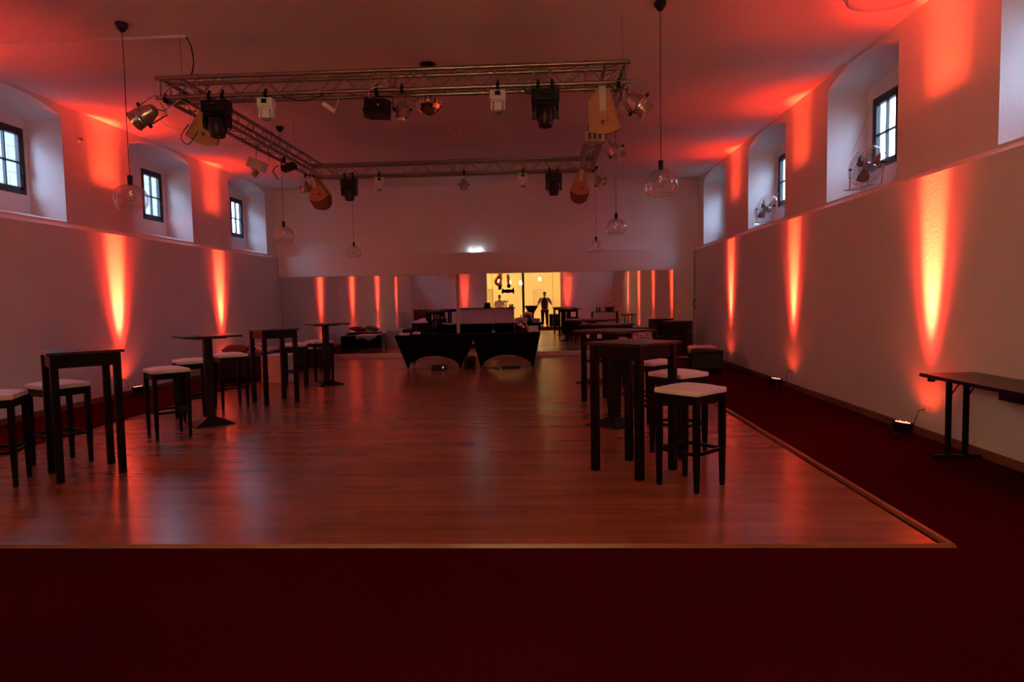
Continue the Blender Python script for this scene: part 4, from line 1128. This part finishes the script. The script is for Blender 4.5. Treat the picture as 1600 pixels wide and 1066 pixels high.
MB().cyl((-.11, 0, .31), (.11, 0, .31), .026, seg=14).build('crosspiece', chrome, tp_, smooth=True)
for s in (-.08, .08): MB().tube([(s, 0, .31), (s, .06, .30), (s, .07, .24)], .008).box((s, .03, .37), (.015, .015, .1)).build('spout', black_plastic, tp_)
bb_ = thing('wooden_crate', 'small brown wooden crate at the right end of the bar counter', 'crate', (-1.72, .48, 1.082))
for z in (.025, .075, .125):
    MB().box((0, .10, z), (.24, .014, .042)).build('slat', base_m, bb_); MB().box((0, -.10, z), (.24, .014, .042)).build('slat', base_m, bb_)
    MB().box((.113, 0, z), (.014, .19, .042)).build('slat', base_m, bb_); MB().box((-.113, 0, z), (.014, .19, .042)).build('slat', base_m, bb_)
MB().box((0, 0, .006), (.22, .18, .01)).build('bottom', base_m, bb_)
pic = thing('wall_picture', 'pale framed sheet on the cream wall of the bar', 'picture', (-.35, BY+.02, 1.6))
MB().box((0, 0, 0), (.62, .02, .9)).build('frame', cream_plastic, pic); MB().box((0, .014, 0), (.54, .006, .82)).build('sheet', mat('pale_sheet', (.72, .62, .38), .8), pic)
pic2 = thing('notice_board', 'tall beige notice board on the cream wall left of the barman', 'board', (-3.15, BY+.02, 1.55))
MB().box((0, 0, 0), (.35, .02, 1.1)).build('frame', base_m, pic2); MB().box((0, .014, 0), (.30, .006, 1.04)).build('sheet', mat('beige_sheet', (.5, .42, .22), .8), pic2)

# balloons
def balloon(name, paths, r, loc, label, tips):
    t = thing(name, label, 'balloon', loc)
    for P in paths:
        rr = [r*.7]+[r]*(len(P)-2)+[r*.7]
        MB().tube(P, rr, 12).build('foil_stroke', gold_foil, t, smooth=True)
    for (P, m_) in tips:
        MB().tube(P, [r*.95]+[r*1.0]*(len(P)-2)+[r*.6], 12).build('foil_end', black_foil, t, smooth=True, label='black lower end')
    MB().tube([(0, 0, .45), (0, 0, 3.14-loc[2])], .002, 4).build('ribbon', white_plastic, t)
    return t
balloon('number_balloon', [[(.10, 0, .45), (-.02, 0, .25), (-.16, 0, .05), (-.20, 0, -.02)], [(-.20, 0, -.02), (-.05, 0, -.13), (.10, 0, -.19), (.18, 0, -.2)], [(.12, 0, .45), (.11, 0, .2), (.10, 0, -.18)]], .095, (-2.42, -.55, 2.42), 'looped copper foil balloon with black foot, shaped like the figure four', [([(.10, 0, -.18), (.05, 0, -.32), (.04, 0, -.42)], 0)])
balloon('number_balloon', [[(0, 0, .42), (.02, 0, .2), (.04, 0, -.12)]], .105, (-1.93, -.55, 2.40), 'straight copper foil balloon with black foot, shaped like the figure one', [([(.04, 0, -.12), (.045, 0, -.22), (.05, 0, -.30)], 0)])
fb = thing('bow_balloon', 'black foil balloon shaped like a bow, below the number balloons', 'balloon', (-1.93, -.5, 1.92))
MB().tube([(-.26, 0, 0), (-.12, 0, .01), (.05, 0, 0), (.22, 0, .02)], [.06, .10, .10, .08], 14).build('foil_middle', black_foil, fb, smooth=True)
for s in (-1, 1):
    MB().tube([(s*.20, 0, .0), (s*.28, 0, .08), (s*.30, 0, .19)], [.08, .06, .01], 10).tube([(s*.20, 0, 0), (s*.29, 0, -.05), (s*.31, 0, -.15)], [.08, .06, .01], 10).tube([(s*.2, 0, 0), (s*.36, 0, .01)], [.09, .01], 10).build('foil_point', black_foil, fb, smooth=True)

# red cabinet seen in the mirror
rc = thing('red_cabinet', 'dark red cabinet with two tap arms on top, left rear corner in the mirror', 'cabinet', (-6.05, 1.9, 0))
MB().box((0, 0, .52), (.72, .55, 1.0), bev=.005).build('body', red_paint, rc)
MB().box((0, 0, 1.035), (.76, .59, .03), bev=.004).build('top', black_wood, rc)
for s in (-1, 1): MB().box((s*.178, .28, .52), (.34, .016, .92), bev=.004).build('door', red_paint, rc)
for s in (-1, 1): MB().tube([(s*.15, 0, 1.05), (s*.15, 0, 1.26), (s*.15+.10, .02, 1.24), (s*.15+.15, .02, 1.21)], .013).build('tap_arm', black_metal, rc)

# ------------------------------------------------------------------ people
def skinned(name, verts, edges, radii, material, parent, sub=2, root=0):
    me = bpy.data.meshes.new(name); me.from_pydata(verts, edges, []); o = bpy.data.objects.new(name, me); COL.objects.link(o); o.parent = parent
    sk = o.modifiers.new('skin', 'SKIN'); sk.use_smooth_shade = True
    for i, d in enumerate(me.skin_vertices[0].data):
        r = radii[i]; d.radius = r if isinstance(r, tuple) else (r, r); d.use_root = (i == root)
    if sub: ss = o.modifiers.new('sub', 'SUBSURF'); ss.levels = sub; ss.render_levels = sub
    me.materials.append(material)
    return o
def person(loc, rz, label, arms, top_m, leg_m, lean=0.0, height=1.80):
    t = thing('person', label, 'person', loc, rz)
    k = height/1.80
    def S(p): return (p[0]*k, (p[1]+lean*max(0, p[2]-.95))*k, p[2]*k)
    V = [(0, 0, .95), (0, .01, 1.12), (0, .01, 1.32), (0, 0, 1.44), (0, .01, 1.53), (0, .03, 1.60)]
    E = [(0, 1), (1, 2), (2, 3), (3, 4), (4, 5)]
    Rr = [(.165, .115), (.16, .11), (.18, .12), (.14, .095), .056, .058]
    for s, (el, wr) in zip((-1, 1), arms):
        i = len(V); V += [(s*.19, 0, 1.43), el, wr]; E += [(3, i), (i, i+1), (i+1, i+2)]; Rr += [.062, .042, .028]
        j = len(V); V += [(s*.095, 0, .88), (s*.11, .02, .48), (s*.12, -.02, .09), (s*.13, .13, .04)]; E += [(0, j), (j, j+1), (j+1, j+2), (j+2, j+3)]; Rr += [.09, .058, .042, .035]
    skinned('body', [S(v) for v in V], E, Rr, skin_m, t, 1)
    # head with face
    h = MB()
    h.sphere((0, .02, 1.69), .10, 20, 14, (.78, .98, 1.18)); h.sphere((0, .045, 1.63), .062, 16, 10, (.95, 1, .9))
    for s in (-1, 1): h.sphere((s*.080, .01, 1.685), .024, 10, 8, (.4, .8, 1.2))
    h.cyl((0, .112, 1.70), (0, .132, 1.665), .008, .018, 8)
    hd = h.build('head', skin_m, t, smooth=True, m=Matrix.Translation((0, lean*.75*k, 0)) @ Matrix.Diagonal((k, k, k, 1)))
    LM = Matrix.Translation((0, lean*.75*k, 0)) @ Matrix.Diagonal((k, k, k, 1))
    MB().sphere((-.03, .108, 1.70), .011, 8, 6).sphere((.03, .108, 1.70), .011, 8, 6).build('eyes', hair_m, hd, m=LM)
    MB().box((0, .110, 1.635), (.045, .01, .008)).build('mouth', red_paint, hd, m=LM)
    hh = MB().sphere((0, .0, 1.722), .104, 20, 12, (.83, .98, 1.0)); 
    for v in list(hh.bm.verts):
        if v.co.z < 1.70 and v.co.y > -.03: v.co.y = min(v.co.y, -.03)
    hh.build('hair', hair_m, t, smooth=True, m=LM)
    # shirt and trousers
    VS = [(0, 0, .86), (0, .01, 1.12), (0, .01, 1.32), (0, 0, 1.455)]; ES = [(0, 1), (1, 2), (2, 3)]; RS = [(.20, .15), (.195, .14), (.215, .145), (.15, .11)]
    for s, (el, wr) in zip((-1, 1), arms):
        i = len(VS); m_ = tuple((Vector((s*.19, 0, 1.43)).lerp(Vector(el), .75))); VS += [(s*.19, 0, 1.435), m_]; ES += [(3, i), (i, i+1)]; RS += [.092, .074]
    skinned('shirt', [S(v) for v in VS], ES, RS, top_m, t, 1)
    VT = [(0, 0, .96)]; ET = []; RT = [(.19, .14)]
    for s in (-1, 1):
        i = len(VT); VT += [(s*.098, 0, .86), (s*.112, .02, .48), (s*.12, -.02, .10)]; ET += [(0, i), (i, i+1), (i+1, i+2)]; RT += [.118, .088, .074]
    skinned('trousers', [S(v) for v in VT], ET, RT, leg_m, t, 1)
    for s in (-1, 1): MB().box((s*.128*k, .045*k, .045), (.095*k, .28*k, .085), bev=.03).build('shoe', black_leather, t, smooth=True)
    # hands: palm and five fingers
    for s, (el, wr) in zip((-1, 1), arms):
        w = Vector(S(wr)); d = (Vector(S(wr))-Vector(S(el))).normalized()
        side = d.cross(Vector((0, 1, 0))); side = side.normalized() if side.length > .1 else Vector((1, 0, 0))
        pv = [tuple(w), tuple(w+d*.05), tuple(w+d*.085)]; pe = [(0, 1), (1, 2)]; pr = [.026, (.038, .018), (.038, .016)]
        for f in range(4):
            off = side*(f-1.5)*.021; L = [.068, .078, .074, .058][f]
            i = len(pv); cur = Vector((0, .35, -.25))
            pv += [tuple(w+d*.09+off), tuple(w+d*(.09+L*.5)+off+cur*.02), tuple(w+d*(.09+L*.85)+off+cur*.09)]; pe += [(2, i), (i, i+1), (i+1, i+2)]; pr += [.009, .0085, .007]
        i = len(pv); pv += [tuple(w+d*.03-side*.035*s), tuple(w+d*.065-side*.055*s)]; pe += [(0, i), (i, i+1)]; pr += [.011, .009]
        skinned('hand', pv, pe, pr, skin_m, t, 1)
    return t
shirt_green = mat('grey_green_shirt', (.10, .12, .09), .85, bump=.2)
trouser_dark = mat('dark_trousers', (.015, .015, .02), .85, bump=.2)
shirt_white = mat('white_shirt', (.75, .66, .50), .8, bump=.2)
person((.0, -.36, 0), 0, 'photographer in grey green shirt holding a camera to the face, in the mirror', [((-.37, .05, 1.14), (-.10, .22, 1.45)), ((.37, .05, 1.14), (.10, .22, 1.45))], shirt_green, trouser_dark, height=1.84)
cm = thing('photo_camera', 'black camera held up by the photographer in the mirror', 'camera', (0, -.14, 1.5))
MB().box((0, 0, 0), (.13, .05, .085), bev=.008).build('camera_body', black_plastic, cm)
MB().cyl((0, .024, -.005), (0, .085, -.005), .034, .036, 20).build('lens', black_plastic, cm, smooth=True)
MB().box((0, -.005, .05), (.045, .045, .028), bev=.006).build('viewfinder', black_plastic, cm)
person((-2.38, -.42, 0), 0, 'barman in white shirt looking down behind the counter, in the mirror', [((-.27, .12, 1.20), (-.14, .34, 1.12)), ((.27, .12, 1.20), (.16, .36, 1.12))], shirt_white, trouser_dark, lean=.12, height=1.72)

# ------------------------------------------------------------------ outside the windows
def facade_mat():
    m = bpy.data.materials.new('pale_stone_blocks'); m.use_nodes = True; nt = m.node_tree; b = nt.nodes['Principled BSDF']
    g = nt.nodes.new('ShaderNodeNewGeometry'); sp = nt.nodes.new('ShaderNodeSeparateXYZ'); cb = nt.nodes.new('ShaderNodeCombineXYZ'); br = nt.nodes.new('ShaderNodeTexBrick')
    nt.links.new(g.outputs['Position'], sp.inputs[0]); nt.links.new(sp.outputs['Y'], cb.inputs[0]); nt.links.new(sp.outputs['Z'], cb.inputs[1]); nt.links.new(cb.outputs[0], br.inputs['Vector'])
    br.inputs['Color1'].default_value = (.22, .218, .21, 1); br.inputs['Color2'].default_value = (.19, .19, .185, 1); br.inputs['Mortar'].default_value = (.11, .11, .11, 1)
    br.inputs['Scale'].default_value = 1; br.inputs['Brick Width'].default_value = .9; br.inputs['Row Height'].default_value = .42; br.inputs['Mortar Size'].default_value = .02
    nt.links.new(br.outputs['Color'], b.inputs['Base Color']); b.inputs['Roughness'].default_value = .9
    return m
nb_ = thing('stone_building', 'pale stone block building seen through the left windows', 'building', (-17, 18, 0))
MB().box((-1.5, 0, 2.9), (3, 34, 9.8)).build('wall', facade_mat(), nb_)
for k in range(6): MB().box((.01, -13+k*5, 4.5), (.10, 1.0, 1.6)).build('window', frame_m, nb_)
MB().prism([(-3.4, 7.8), (.4, 7.8), (-1.5, 8.7)], -17.2, 17.2, Matrix(((1, 0, 0, 0), (0, 0, 1, 0), (0, 1, 0, 0), (0, 0, 0, 1)))).build('roof', base_m, nb_)
gr = MB().box((-1.5, 12, -1.1), (70, 60, .2)).build('ground_outside', mat('grey_paving', (.08, .08, .075), .9, bump=.3, bscale=10)); struct(gr)
leaf = mat('green_leaves', (.05, .12, .035), .7)
for (x, y, h, l) in ((15, 33, 6.0, 'leafy green tree outside the right windows, nearer one'), (19, 46, 7.5, 'leafy green tree outside the right windows, farther one')):
    t = thing('tree', l, 'tree', (x, y, -1), 0)
    MB().tube([(0, 0, 0), (.1, 0, h*.35), (-.1, .1, h*.7)], [.22, .16, .08], 10).build('trunk', base_m, t, smooth=True)
    b = MB()
    for q in range(2600):
        v = Vector((random.gauss(0, 1), random.gauss(0, 1), random.gauss(0, 1))); v.normalize(); v *= random.random()**.4
        c = Vector((v.x*h*.34, v.y*h*.34, h*.72+v.z*h*.30)); n = Vector((random.uniform(-1, 1), random.uniform(-1, 1), random.uniform(-1, 1))).normalized()
        u = n.orthogonal().normalized(); w = n.cross(u); s_ = random.uniform(.09, .16)
        b.face([c+u*s_, c+w*s_*.6, c-u*s_, c-w*s_*.6])
    tag(b.build('foliage', leaf, t), kind='stuff')
